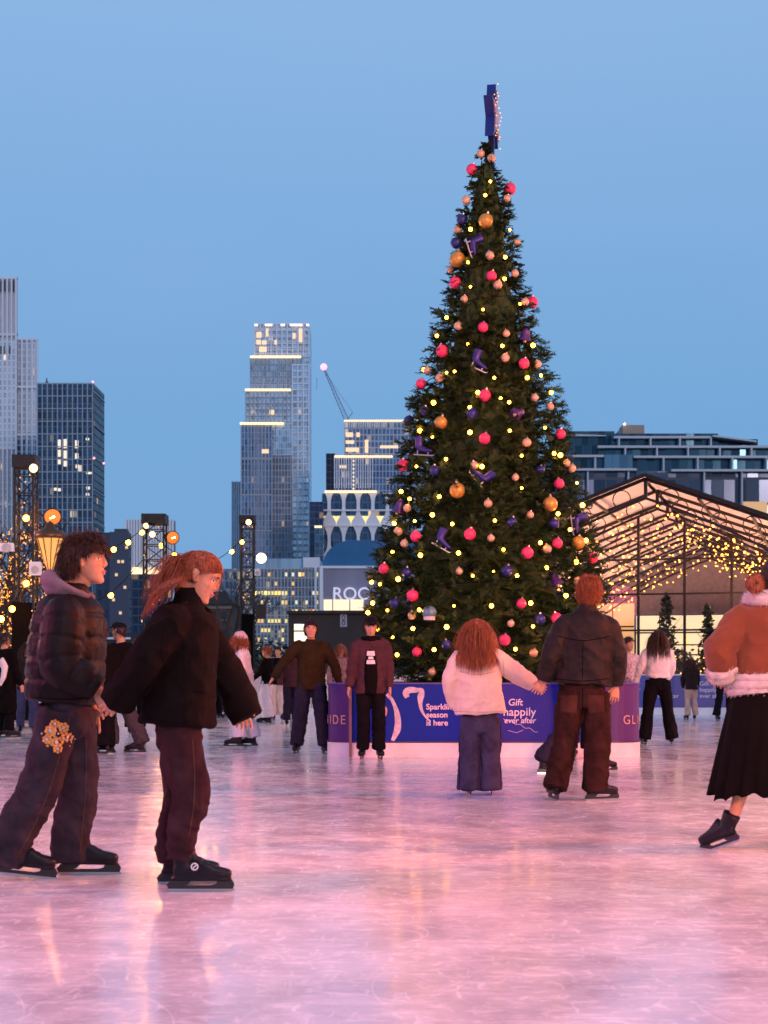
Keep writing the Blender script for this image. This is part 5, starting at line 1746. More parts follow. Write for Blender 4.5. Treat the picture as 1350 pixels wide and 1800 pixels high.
# bar and planting inside
bm2 = empty('bar_counter', gh.matrix_basis @ Vector((1.5, 14, 0)), 'wooden bar counter with lit shelves inside the glasshouse', 'bar', rz=GA)
b = MB(); b.box((-3.2, -.4, 0), (3.2, .4, 1.1)); b.build('counter', plain('dark_wood', (.09, .05, .025), .5), bm2)
b = MB(); b.box((-3.3, -.5, 1.104), (3.3, .45, 1.16)); b.build('counter_top', plain('wood_top', (.16, .09, .05), .4), bm2)
for z in (1.5, 1.9, 2.3):
    b = MB(); b.box((-3, 1.2, z), (3, 1.5, z+.05)); b.build('shelf', plain('wood_top2', (.14, .08, .04), .5), bm2)
for k in range(26):
    b = MB(); xx = -2.8 + .22*k; z = (1.55, 1.95, 2.35)[k % 3]
    b.tube([(xx, 1.35, z), (xx, 1.35, z+.18), (xx, 1.35, z+.24), (xx, 1.35, z+.30)], [.04, .04, .016, .016], 8); b.build('bottle', (M['bulb_soft'] if k % 5 == 0 else plain('amber_glass', (.30, .15, .03), .2)), bm2, True)
def leafy(name, base, h, w, n, m, seed, trunk=True, rz=0, label=None, cat='plant', group=None, shape='ball', leaf=.10):
    rg = np.random.RandomState(seed)
    t = empty(name, base, label, cat, group)
    if trunk:
        b = MB(); b.tube([(0, 0, 0), (.02, .01, h*.35), (0, .02, h*.85)], [.05*h/3+.01, .035*h/3+.01, .012], 8)
        for k in range(6):
            a = rg.uniform(0, 6.28); z = h*rg.uniform(.3, .8)
            b.tube([(0, 0, z), (w*.25*math.cos(a), w*.25*math.sin(a), z + h*.1), (w*.42*math.cos(a), w*.42*math.sin(a), z + h*.18)], [.02, .012, .005], 5)
        b.build('trunk', M['bark'], t)
    V, Fc = [], []
    cl = rg.normal(size=(max(5, n//90), 3))
    for k in range(n):
        if shape == 'cone':
            z = h*(.15 + .85*rg.rand()**1.4); r = w*.5*(1 - z/h)*math.sqrt(rg.rand())*1.0 + .02
            a = rg.uniform(0, 6.28); p = np.array([r*math.cos(a), r*math.sin(a), z])
        else:
            c = cl[rg.randint(len(cl))]
            p = np.array([0, 0, h*.62]) + c*np.array([w*.24, w*.24, h*.17]) + rg.normal(size=3)*np.array([w*.10, w*.10, h*.075])
            p[2] = max(p[2], .1)
        d = rg.normal(size=3); d[2] = d[2]*.6; d /= np.linalg.norm(d)
        s = np.cross(d, rg.normal(size=3)); s /= max(np.linalg.norm(s), 1e-3)
        L = leaf*rg.uniform(.6, 1.3)
        i0 = len(V)
        V += [p, p + d*L*.5 + s*L*.28, p + d*L, p + d*L*.5 - s*L*.28]; Fc.append((i0, i0+1, i0+2, i0+3))
    me = bpy.data.meshes.new('crown'); me.from_pydata([tuple(v) for v in V], [], Fc); me.update()
    me.materials.append(m)
    o = bpy.data.objects.new('crown', me); COL.objects.link(o); o.parent = t
    return t
leaf_d = plain('dark_leaves', (.035, .045, .020), .6, 0, .5, 3)
leaf_g = plain('olive_leaves', (.10, .09, .025), .6, 0, .5, 3)
GL = lambda x, y, z=0: gh.matrix_basis @ Vector((x, y, z))
leafy('potted_tree', GL(-.4, 9.5), 4.0, 1.5, 900, leaf_d, 4, label='slim dark conifer standing inside the glasshouse right of its middle post', cat='tree', shape='cone', leaf=.22, group='plants inside the glasshouse')
leafy('potted_tree', GL(1.0, 10.5), 3.6, 1.2, 700, leaf_d, 5, label='narrow dark conifer inside the glasshouse by the wooden bar', cat='tree', shape='cone', leaf=.22, group='plants inside the glasshouse')
leafy('potted_tree', GL(-3.4, 7.5), 3.2, 1.5, 900, leaf_d, 6, label='bushy plant inside the glasshouse behind the patterned jumper person', cat='plant', leaf=.2, group='plants inside the glasshouse')
for i, (x_, y_) in enumerate(((-.2, 7.0), (.8, 7.4), (1.8, 7.0), (2.8, 7.6))):
    leafy('shrub', GL(x_, y_), 1.9, 1.5, 700, leaf_g, 10+i, label='golden-lit shrub inside the glasshouse, %s from the white-topped woman' % ORD[i], cat='plant', leaf=.16, group='golden-lit shrubs inside the glasshouse')
    s_ = MB(); rg_ = np.random.RandomState(300+i)
    for k in range(40): s_.sphere((rg_.normal()*.42, rg_.normal()*.35-.2, 1.15 + rg_.normal()*.38), .020, 6, 4)
    s_ = s_.build('fairy_lights', M['bulb_gold'], [o for o in COL.objects if o.name.startswith('shrub')][-1]); s_['kind'] = 'stuff'
# warm lights inside the pavilion: the bulbs themselves and the lamps they stand for
for y_ in (1.3, 5.0, 10.0, 15.0, 20.0):
    for s in (-1, 1):
        l = bpy.data.lights.new('pavilion_uplight', 'SPOT'); l.energy = 2100 if y_ < 3 else 1700; l.color = (1.0, .49, .27); l.shadow_soft_size = .12
        l.spot_size = R(150); l.spot_blend = .5
        o = bpy.data.objects.new('pavilion_uplight', l); COL.objects.link(o); o.location = GL(s*4.2, y_, 1.9)
        o.rotation_euler = (R(180), 0, 0)
gs = empty('string_lights', (gx, GH_Y, 0), 'rows of warm string lights hung along the arches of the glasshouse', 'string lights', rz=GA)
b = MB(); b.sphere((0, 0, 0), .042, 8, 6); gbm = b.mesh('bulb', True); gbm.materials.append(M['bulb_gold'])
rg = np.random.RandomState(9)
wires = MB(); rest = MB()
cnt = 0
for k in range(9):
    y = k*3.05 + .06
    for s in (-1, 1):
        pts = []
        for j in range(11):
            t = (j+.5)/11
            xx = s*HWG*t
            zz = roofz(xx) - .70 - 1.25*t**2.4 - .10*math.sin(j*1.9 + k)
            pts.append((xx, y, zz))
            if cnt < 100 and (k in (1, 2, 3, 4, 5)):
                o = bpy.data.objects.new('bulb', gbm); COL.objects.link(o); o.parent = gs; o.location = (xx + rg.uniform(-.1, .1), y, zz - .05); cnt += 1
                q = rg.uniform(.7, 1.2); o.scale = (q, q, q)
            else:
                rest.sphere((xx + rg.uniform(-.1, .1), y, zz - .05), .034*rg.uniform(.7, 1.2), 6, 4)
        b = MB(); b.tube(pts, .006, 4); b.build('wire', C_['black'], gs)
for k in range(8):                                  # cross-strings between the arches, hanging in swags
    for s in (-1, 1):
        for t in (.12, .3, .45, .6, .78, .92):
            for j in range(5):
                u = (j+.5)/5
                xx = s*HWG*(t + .08*math.sin(k+j)); zz = roofz(xx) - .55 - .9*t**2.4 - .45*math.sin(u*math.pi) - .2*rg.rand()
                rest.sphere((xx, k*3.05 + u*3.05, zz), .030*rg.uniform(.6, 1.2), 6, 4)
r_ = rest.build('small_bulbs', M['bulb_gold'], gs); r_['kind'] = 'stuff'

# ------------------------------------------------------------------ lattice lighting towers
def floodlight(name, loc, aim, m, label, r=.22, group='floodlights on the lighting towers', bracket=None, glow_=0):
    t = empty(name, loc, label, 'floodlight', group)
    d = Vector(aim).normalized()
    q = Vector((0, 0, 1)).rotation_difference(d).to_matrix()
    b = MB(); b.tube([(0, 0, -.26), (0, 0, -.2), (0, 0, -.05), (0, 0, .04)], [r*.45, r*.7, r*1.0, r*1.08], 16); b.v = [tuple(q @ Vector(p)) for p in b.v]; b.build('housing', M['black_metal'], t, True)
    b = MB(); b.sphere((0, 0, .03), r*.98, 16, 8, (1, 1, .45)); b.v = [tuple(q @ Vector(p)) for p in b.v]; b.build('lens', m, t, True)
    if m is M['lamp_orange']:
        b = MB(); b.tube([(-r*.25, -r*.2, r*.42), (r*.15, r*.2, r*.46)], r*.16, 8); b.v = [tuple(q @ Vector(p)) for p in b.v]; b.build('filament', M['filament'], t, True)
    if glow_:
        l = bpy.data.lights.new('floodlight_beam', 'SPOT'); l.energy = glow_; l.color = (1.0, .34, .08) if m is M['lamp_orange'] else (1.0, .55, .40)
        l.spot_size = R(125); l.spot_blend = .7; l.shadow_soft_size = r*.8
        o_ = bpy.data.objects.new('floodlight_beam', l); COL.objects.link(o_); o_.location = Vector(loc) + d*.22; o_.rotation_euler = d.to_track_quat('-Z', 'Y').to_euler()
    if bracket:
        b = MB(); b.bar((0, 0, 0), Vector(bracket) - Vector(loc), .05); b.build('bracket', M['black_metal'], t)
    return t
def truss_tower(px0, px1, ptop, Y, label, base=None):
    w = (px1-px0)/F*Y; cx_ = X((px0+px1)/2, Y); top = Z(ptop, Y)
    t = empty('lighting_tower', (cx_, Y, 0), label, 'lighting tower', 'lattice lighting towers around the rink')
    b = MB()
    h = w/2
    C4 = [(-h, -h), (h, -h), (h, h), (-h, h)]
    for x_, y_ in C4: b.bar((x_, y_, 0), (x_, y_, top), .055)
    n = max(6, int(top/.45))
    for k in range(n+1):
        z = top*k/n
        for i in range(4):
            p, q = C4[i], C4[(i+1) % 4]
            b.bar((p[0], p[1], z), (q[0], q[1], z), .028)
            if k < n:
                z2 = top*(k+1)/n
                (b.bar((p[0], p[1], z), (q[0], q[1], z2), .028) if (k+i) % 2 else b.bar((q[0], q[1], z), (p[0], p[1], z2), .028))
    b.build('lattice', M['black_metal'], t)
    b = MB(); b.box((-h-.06, -h-.06, top-.28), (h+.06, h+.06, top+.02)); b.build('head_block', M['black_metal'], t)
    if base:
        x0, x1, za, zb = base
        b = MB(); b.box((X(x0, Y)-cx_, -h-.14, za), (X(x1, Y)-cx_, h+.10, zb)); b.build('ballast_cover', C_['black'], t)
    rg = np.random.RandomState(int(px0))
    s = MB()
    for k in range(26):
        c = C4[rg.randint(4)]
        s.sphere((c[0]*rg.uniform(-1, 1), c[1]-.03, rg.uniform(1.4, top-.3)), .016, 6, 4)
    s_ = s.build('fairy_lights', M['bulb_soft'], t); s_['kind'] = 'stuff'
    return t
truss_tower(30, 62, 803, 36, 'black lattice lighting tower nearest the left edge', (27, 59, .0, Z(1060, 36)))
truss_tower(255, 290, 906, 46, 'black lattice lighting tower between the puffer jacket man and the black coat woman')
truss_tower(424, 446, 908, 54, 'black lattice lighting tower in front of the tall stepped skyscraper', (427, 446, .0, Z(1080, 54)))
floodlight('floodlight', at(92, 908, 35.8), (.35, -1, -.35), M['lamp_orange'], 'large orange floodlight on an arm beside the lantern', .20, bracket=at(62, 905, 36), glow_=1100)
floodlight('floodlight', at(58, 823, 35.6), (.6, -1, -.2), M['lamp_hot'], 'small warm floodlight at the head of the left lighting tower', .11)
floodlight('floodlight', at(303, 945, 45.6), (.55, -1, -.2), M['lamp_orange'], 'orange floodlight on an arm of the middle lighting tower', .20, bracket=at(288, 940, 46), glow_=900)
floodlight('floodlight', at(257, 924, 45.6), (.0, -1, -.2), M['lamp_hot'], 'small warm lamp on the left leg of the middle lighting tower', .09)
floodlight('floodlight', at(268, 939, 45.5), (.0, -1, -.2), M['lamp_hot'], 'small warm lamp in the middle of the middle lighting tower', .10)
floodlight('floodlight', at(437, 918, 53.6), (.1, -1, -.1), M['lamp_hot'], 'small white lamp at the head of the lighting tower before the skyscraper', .11)
floodlight('floodlight', at(459, 981, 53.6), (.25, -1, -.2), M['lamp_pink'], 'bright pinkish floodlight on the right arm of the lighting tower before the skyscraper', .20, bracket=at(446, 978, 54))
greygr = plain('grey_grille', (.42, .41, .42), .6)
def speaker(px0, px1, py0, py1, Y, m, label):
    a, c = at(px0, py1, Y), at(px1, py0, Y)
    t = empty('loudspeaker', ((a.x+c.x)/2, Y, a.z), label, 'loudspeaker', 'loudspeakers on the lighting towers')
    w, h = (c.x-a.x)/2, c.z-a.z
    b = MB(); b.add([(-w, -.12, 0), (w, -.12, 0), (w*.7, .2, .03), (-w*.7, .2, .03), (-w, -.12, h), (w, -.12, h), (w*.7, .2, h-.03), (-w*.7, .2, h-.03)], [(0,3,2,1),(4,5,6,7),(0,1,5,4),(1,2,6,5),(2,3,7,6),(3,0,4,7)]); b.build('cabinet', m, t)
    b = MB(); b.tube([(0, -.121, h*.4), (0, -.135, h*.4)], w*.65, 14); b.build('grille', greygr if m is M['white_paint'] else M['black_metal'], t)
speaker(1, 26, 955, 970, 35.4, M['white_paint'], 'white loudspeaker box left of the left lighting tower')
speaker(53, 74, 988, 1012, 35.4, M['white_paint'], 'white loudspeaker right of the left lighting tower, behind the puffer jacket man')
speaker(448, 458, 1000, 1012, 53.4, M['white_paint'], 'white loudspeaker on the lighting tower before the skyscraper')
speaker(450, 468, 1063, 1088, 53.4, M['black_metal'], 'black loudspeaker on the lighting tower before the skyscraper')

# ------------------------------------------------------------------ lantern
LY = 31.0
lt = empty('street_lantern', (X(88, LY), LY, 0), 'old-fashioned brass street lantern glowing amber above the puffer jacket man', 'street lamp')
brass = plain('dark_brass', (.16, .075, .035), .4, .7, .2)
zc = lambda p: Z(p, LY)
b = MB(); b.tube([(0, 0, 0), (0, 0, .5), (0, 0, .55), (0, 0, zc(1000))], [.09, .08, .05, .04], 12); b.build('post', brass, lt, True)
b = MB(); b.tube([(0, 0, zc(1001)), (0, 0, zc(990)), (0, 0, zc(946))], [.07, .12, .28], 10); b.build('glass_basket', glow('amber_lantern_glass', (1.0, .50, .12), .55), lt)
b = MB()
for k in range(10):
    a = 2*math.pi*k/10
    b.bar((.07*math.cos(a), .07*math.sin(a), zc(1001)), (.29*math.cos(a), .29*math.sin(a), zc(945)), .016)
b.build('basket_ribs', brass, lt)
b = MB(); b.tube([(0, 0, zc(947)), (0, 0, zc(942)), (0, 0, zc(934)), (0, 0, zc(930)), (0, 0, zc(922)), (0, 0, zc(916))], [.32, .34, .28, .13, .10, .02], 16); b.build('cap', brass, lt, True)
b = MB(); b.sphere((0, 0, zc(965)), .06, 10, 8); b.build('bulb', M['bulb'], lt, True)

# ------------------------------------------------------------------ festoon bulbs and fairy-lit bare trees at the left
def festoon(pts, label, n):
    f = empty('festoon_lights', pts[0], label, 'festoon lights', 'festoon bulbs between the lighting towers')
    P = []
    for i in range(len(pts)-1):
        for k in range(16):
            t = k/16
            p = Vector(pts[i]).lerp(Vector(pts[i+1]), t); p.z -= .9*math.sin(t*math.pi)
            P.append(p - Vector(pts[0]))
    P.append(Vector(pts[-1]) - Vector(pts[0]))
    b = MB(); b.tube(P, .012, 4); b.build('cable', C_['black'], f)
    b = MB(); b.sphere((0, 0, 0), .075, 10, 7); me = b.mesh('bulb', True); me.materials.append(M['bulb'])
    for k in range(n):
        o = bpy.data.objects.new('bulb', me); COL.objects.link(o); o.parent = f
        o.location = P[int((k+.5)*len(P)/n)] - Vector((0, 0, .08))
festoon([at(46, 905, 36), at(272, 912, 46)], 'festoon bulbs hung from the left lighting tower to the middle one', 9)
festoon([at(272, 945, 46), at(434, 940, 54)], 'festoon bulbs hung from the middle lighting tower to the one before the skyscraper', 7)
festoon([at(-60, 1010, 33), at(46, 1020, 36), at(250, 985, 44)], 'lower festoon bulbs passing behind the puffer jacket man', 9)
def bare_tree(base, h, label, seed, lights=0, spreadw=1.0):
    rg = random.Random(seed)
    t = empty('bare_tree', base, label, 'tree', 'bare winter trees beyond the rink')
    tr_, tw, li = MB(), MB(), MB()
    def grow(p, d, L, r, lev):
        q = p + d*L
        (tr_ if lev < 2 else tw).tube([p, (p+q)/2 + Vector((rg.uniform(-.04, .04), rg.uniform(-.04, .04), 0))*L, q], [r, r*.85, r*.68], 6 if lev < 2 else 4)
        if lights:
            for k in range(2):
                li.sphere(p.lerp(q, rg.random()) + Vector((rg.uniform(-.05, .05), -r-.02, 0)), rg.uniform(.009, .022), 6, 4)
        if lev >= 5: return
        for k in range(rg.choice((2, 3)) if lev else 4):
            a = rg.uniform(0, 6.28); e = rg.uniform(.35, .8)*spreadw
            nd_ = (d + Vector((math.cos(a)*e, math.sin(a)*e, rg.uniform(-.05, .3)))).normalized()
            grow(q, nd_, L*rg.uniform(.62, .82), r*.62, lev+1)
    grow(Vector((0, 0, 0)), Vector((rg.uniform(-.05, .05), 0, 1)), h*.28, h*.022, 0)
    tr_.build('trunk', M['bark'], t); c = tw.build('crown', M['bark'], t)
    if lights:
        s = li.build('fairy_lights', M['bulb_soft'], t); s['kind'] = 'stuff'
bare_tree(Vector((X(8, 41.8), 42.2, 0)), 5.2, 'bare tree wrapped in golden fairy lights at the left edge', 3, 1)
bare_tree(Vector((X(-28, 43), 43.5, 0)), 6.0, 'taller bare tree with golden fairy lights, cut by the left edge', 4, 1)
bare_tree(Vector((X(70, 44), 44, 0)), 3.6, 'small bare tree with fairy lights behind the puffer jacket man', 8, 1)
bare_tree(Vector((X(402, 62), 62, 0)), 6.6, 'leafless tree in front of the grey stepped skyscraper', 5)
bare_tree(Vector((X(2, 75), 75, 0)), 11, 'leafless tree before the white tower at the left edge', 6)
for i, (px, Y, h, w) in enumerate(((205, 58, 2.0, 4.5), (330, 60, 2.2, 5), (392, 57, 2.1, 4.0), (420, 60, 2.6, 4), (470, 59, 1.9, 3.5), (498, 58, 2.0, 2.5), (120, 58, 2.1, 4.5))):
    leafy('hedge', Vector((X(px, Y), Y, 0)), h, w, 1500, leaf_d, 40+i, trunk=False, label='dark evergreen bush beyond the rink edge, %s' % ('left of the middle lighting tower', 'behind the black coat woman', 'in front of the brown house', 'beside the lighting tower before the skyscraper', 'in front of the glass office', 'just left of the black kiosk', 'behind the puffer jacket man')[i], cat='bush', leaf=.22, group='evergreen bushes beyond the rink')
# ------------------------------------------------------------------ the city behind
def bld(name, label, group=None):
    return empty(name, (0, 0, 0), label, 'building', group)
def block(parent, name, px0, px1, ptop, Y, depth, m, pbot=None, off=0.0):
    """a volume of the building, Y metres away, its top at this height"""
    b = MB()
    z0 = -.05 if pbot is None else Z(pbot, Y)
    b.box((0, 0, 0), (X(px1, Y)-X(px0, Y), depth, Z(ptop, Y)-z0))
    o = b.build(name, m, parent)
    o.location = (X(px0, Y), Y+off, z0)
    return o
def fins(parent, px0, px1, ptop, pbot, Y, n, w, proud, m, name='mullions', off=0.0, hn=0, hw=None):
    b = MB()
    x0, x1, z0, z1 = X(px0, Y), X(px1, Y), Z(pbot, Y), Z(ptop, Y)
    for k in range(n+1):
        x = x0 + (x1-x0)*k/n
        b.box((x-w/2, Y+off-proud, z0), (x+w/2, Y+off-.02, z1))
    for k in range(hn+1 if hn else 0):
        z = z0 + (z1-z0)*k/hn
        b.box((x0-w/2, Y+off-proud*.72, z-(hw or w)/2), (x1+w/2, Y+off-.03, z+(hw or w)/2))
    return b.build(name, m, parent)
def strip(parent, px0, px1, py, Y, th, m, proud=.6, name='ledge_light', off=0.0, depth=.5):
    b = MB(); z = Z(py, Y)
    b.box((X(px0, Y), Y+off-proud, z-th/2), (X(px1, Y), Y+off-proud+depth, z+th/2))
    return b.build(name, m, parent)
pale = plain('pale_cladding', (.86, .84, .90), .5, 0, .06)
greyclad = plain('grey_cladding', (.44, .45, .50), .5, 0, .08)
darkclad = plain('dark_cladding', (.05, .055, .07), .5, 0, .1)

# white stepped tower at the left edge
Y = 800
t = bld('skyscraper', 'pale white-framed stepped skyscraper cut by the left edge')
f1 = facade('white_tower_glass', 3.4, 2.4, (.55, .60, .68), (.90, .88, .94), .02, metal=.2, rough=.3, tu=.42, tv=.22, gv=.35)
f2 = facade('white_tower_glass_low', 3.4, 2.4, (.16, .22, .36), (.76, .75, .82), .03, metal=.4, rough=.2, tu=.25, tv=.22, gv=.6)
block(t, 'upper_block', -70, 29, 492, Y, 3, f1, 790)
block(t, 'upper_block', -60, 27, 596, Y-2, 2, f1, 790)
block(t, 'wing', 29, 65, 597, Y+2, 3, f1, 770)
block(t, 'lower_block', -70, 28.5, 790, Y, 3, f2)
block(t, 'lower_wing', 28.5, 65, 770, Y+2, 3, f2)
for a, c, d, e in ((2, 29, 492, 514), (-4, 22, 607, 624)):
    for k in range(5):
        b = MB(); w = (c-a)/5
        b.box((X(a+w*k+1, Y), Y-2.35, Z(e, Y)), (X(a+w*k+w*.72, Y), Y-2.05, Z(d+3, Y))); b.build('louvre', darkclad, t)
fins(t, -16, 30, 490, 1185, Y, 6, .9, 2.8, pale, 'fins', hn=7, hw=1.2)
fins(t, 30, 66, 596, 1185, Y, 4, .9, .9, pale, 'fins', hn=7, hw=1.2)
# dark glass tower
Y = 700
t = bld('skyscraper', 'dark blue glass tower next to the white tower, a few columns of rooms lit')
f = facade('dark_tower_glass', 3.6, 1.9, (.035, .085, .15), (.10, .14, .20), .02, (1.0, .80, .55), .7, .55, .12, .12, .16, .7)
block(t, 'shaft', 66, 163, 675, Y, 27, f)
fs = facade('dark_tower_side', 3.6, 2.6, (.012, .02, .045), (.035, .03, .05), .02, metal=.15, rough=.3)
b = MB(); b.box((0, 0, 0), (.35, 27, Z(674.5, Y)))
o = b.build('side_face', fs, t); o.location = (X(163, Y)+.03, Y+.1, 0)
b = MB()
for k in range(9): b.box((X(163, Y)+.385, Y, 12+15.4*k), (X(163, Y)+.75, Y+27, 12.5+15.4*k))
b.build('side_ledges', greyclad, t)
fins(t, 66, 163, 674, 1185, Y, 11, .42, .7, greyclad, 'mullions', hn=23, hw=.42)
lw = glow('cool_room', (1.0, .82, .62), .75)
for (px, py, h) in ((104, 780, 14), (115, 780, 16), (135, 781, 14), (104, 797, 12), (115, 799, 14), (135, 802, 10), (104, 812, 8), (115, 815, 10), (136, 820, 6), (154, 772, 4), (155, 831, 5), (160, 831, 4), (155, 858, 5), (154, 869, 4), (98, 860, 5), (104, 861, 5)):
    b = MB(); b.box((X(px-3, Y), Y-.25, Z(py+h/2, Y)), (X(px+3, Y), Y-.05, Z(py-h/2, Y))); b.build('lit_window', lw, t)
for px, py in ((164, 672), (166, 806), (183, 815)):
    b = MB(); b.sphere((X(px, Y), Y-1, Z(py, Y)), .55, 8, 6); b.build('warning_lamp', M['red_lamp'], t)
b = MB(); b.bar((X(78, Y), Y+5, Z(675, Y)), (X(78, Y), Y+5, Z(661, Y)), .5); b.bar((X(75, Y), Y+5, Z(668, Y)), (X(81, Y), Y+5, Z(668, Y)), .4); b.build('aerial', darkclad, t)
# low blocks beyond the middle lighting tower
Y = 520
t = bld('office_block', 'low dark blue office block left of the middle lighting tower')
f = facade('low_block_glass', 3.5, 2.2, (.02, .035, .08), (.05, .065, .12), .03, metal=.1, rough=.35, tu=.3)
block(t, 'body', 168, 226, 936, Y, 6, f)
fins(t, 194, 226, 935, 1180, Y, 12, .5, .6, plain('navy_cladding', (.06, .075, .13), .5), 'fins')
b = MB(); b.box((X(200, Y), Y+1, Z(936, Y)), (X(222, Y), Y+5, Z(929, Y))); b.build('plant_room', darkclad, t)
lw2 = glow('warm_office_room', (1.0, .66, .34), .6)
for px, py in ((198, 962), (207, 985), (214, 985), (203, 1008), (218, 1030), (198, 1052), (210, 1075), (221, 960)):
    b = MB(); b.box((X(px, Y), Y-.9, Z(py+5, Y)), (X(px+4.5, Y), Y-.65, Z(py, Y))); b.build('lit_window', lw2, t)
Y = 600
t = bld('office_block', 'grey ribbed office block with a lit storey, behind the middle lighting tower')
block(t, 'upper_floors', 222, 305, 914, Y, 6, facade('ribbed_glass', 3.6, 2.4, (.16, .18, .26), (.36, .36, .42), .05, metal=.3, tu=.35), 1005)
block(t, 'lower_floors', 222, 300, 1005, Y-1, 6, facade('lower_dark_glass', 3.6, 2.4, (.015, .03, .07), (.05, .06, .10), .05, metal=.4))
fins(t, 222, 304, 913, 1003, Y, 17, .8, .9, pale, 'fins')
strip(t, 222, 287, 1006, Y, 1.6, M['ledge'], 1.6, 'lit_storey')
for px in range(226, 270, 7):
    b = MB(); b.box((X(px, Y), Y-1.4, Z(1005, Y)), (X(px+5, Y), Y-1.1, Z(998, Y))); b.build('lit_window', M['room'], t)
for px, py in ((228, 1020), (206, 1045), (292, 1060), (250, 1090)):
    b = MB(); b.box((X(px, Y), Y-2.3, Z(py+4, Y)), (X(px+4, Y), Y-2.05, Z(py, Y))); b.build('lit_window', lw, t)
# tall stepped skyscraper
Y = 830
t = bld('skyscraper', 'tallest stepped glass skyscraper with three warmly lit ledges')
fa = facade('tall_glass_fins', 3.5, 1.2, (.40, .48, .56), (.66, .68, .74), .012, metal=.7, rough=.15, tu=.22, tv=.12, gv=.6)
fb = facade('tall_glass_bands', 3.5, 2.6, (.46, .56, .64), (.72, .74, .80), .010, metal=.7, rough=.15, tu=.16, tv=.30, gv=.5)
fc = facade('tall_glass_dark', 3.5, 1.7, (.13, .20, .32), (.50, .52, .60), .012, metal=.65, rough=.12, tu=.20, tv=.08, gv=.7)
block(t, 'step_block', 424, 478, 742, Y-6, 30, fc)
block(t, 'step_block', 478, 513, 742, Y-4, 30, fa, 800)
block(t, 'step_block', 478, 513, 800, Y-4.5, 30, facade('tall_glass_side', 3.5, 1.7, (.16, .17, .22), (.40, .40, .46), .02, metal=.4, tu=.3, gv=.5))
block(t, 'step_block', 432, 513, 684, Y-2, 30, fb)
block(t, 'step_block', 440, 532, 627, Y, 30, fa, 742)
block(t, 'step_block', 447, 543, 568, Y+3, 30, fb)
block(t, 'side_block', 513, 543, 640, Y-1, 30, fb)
fins(t, 424, 478, 744, 1185, Y-6, 9, .5, .8, greyclad, 'fins', hn=7, hw=.8)
fins(t, 514, 543, 642, 1185, Y-1, 3, .6, .8, pale, 'fins', hn=50, hw=.5)
fins(t, 440, 531, 630, 684, Y, 13, .5, .8, greyclad, 'fins', hn=5, hw=.4)
fins(t, 432, 512, 688, 742, Y-2, 11, .5, .8, greyclad, 'fins', hn=5, hw=.4)
fins(t, 448, 543, 570, 627, Y+3, 10, .7, .9, pale, 'fins', hn=5, hw=.5)
strip(t, 422, 499, 745, Y-6, 1.3, M['ledge'], 1.4); strip(t, 431, 511, 686, Y-2, 1.3, M['ledge'], 1.4); strip(t, 440, 529, 628, Y, 1.3, M['ledge'], 1.4)
b = MB()
for a, c in ((447, 452), (465, 478), (493, 500), (509, 531), (538, 543)): b.box((X(a, Y), Y+1.9, Z(571, Y)), (X(c, Y), Y+2.6, Z(568, Y)))
b.build('crown_lights', glow('pale_crown_light', (1, .74, .6), 1.6), t)
for (a, c, d, e) in ((450, 459, 582, 592), (450, 458, 596, 604), (460, 468, 597, 604), (455, 468, 608, 617), (467, 471, 576, 590), (482, 486, 596, 604), (514, 519, 584, 594), (474, 484, 722, 730), (462, 474, 793, 800), (525, 531, 576, 600)):
    b = MB(); b.box((X(a, Y), Y-6.9 if d > 745 else Y-2.6, Z(e, Y)), (X(c, Y), Y-6.7 if d > 745 else Y-2.4, Z(d, Y)))
    if d < 630: b.move((0, 4.6, 0))
    b.build('lit_window', M['room'], t)
t = bld('tower_block', 'slim pale grey tower block left of the tallest skyscraper')
block(t, 'body', 408, 424, 847, 900, 30, facade('slim_glass', 3.5, 3, (.30, .34, .44), (.42, .44, .54), .02, metal=.3, rough=.3))
fins(t, 408, 423, 846, 1185, 900, 4, .6, .6, pale, 'fins')
# tower crane with its red lamp
Y = 1000
t = empty('tower_crane', (X(608, Y), Y, Z(760, Y)), 'distant tower crane with a glowing red lamp at its raised jib tip', 'crane')
P_ = lambda px, py: at(px, py, Y) - Vector(t.location)
cm_ = plain('crane_paint', (.16, .20, .32), .6)
b = MB()
for o_ in (0, 1.0):
    b.bar(P_(569, 650) + Vector((o_, 0, 0)), P_(607, 742) + Vector((o_*3.2, 0, 0)), .45)
A0, A1 = P_(569, 650), P_(607, 742)
for k in range(14):
    q0 = A0.lerp(A1, k/14); q1 = A0.lerp(A1, (k+1)/14)
    b.bar(q0, q1 + Vector((1.0 + 2*k/14, 0, 0)), .25)
b.build('jib', cm_, t)
b = MB(); b.bar(P_(607, 742), P_(607, 800), 1.2); b.build('mast', cm_, t)
b = MB(); b.bar(P_(572, 655), P_(620, 725), .2); b.bar(P_(620, 725), P_(607, 742), .4); b.build('pendant', cm_, t)
b = MB(); b.bar(P_(557, 664), P_(557, 684), .3); b.build('hook_line', cm_, t)
b = MB(); b.sphere(P_(569, 645), 2.3, 12, 8); b.build('warning_lamp', M['red_lamp'], t, True)
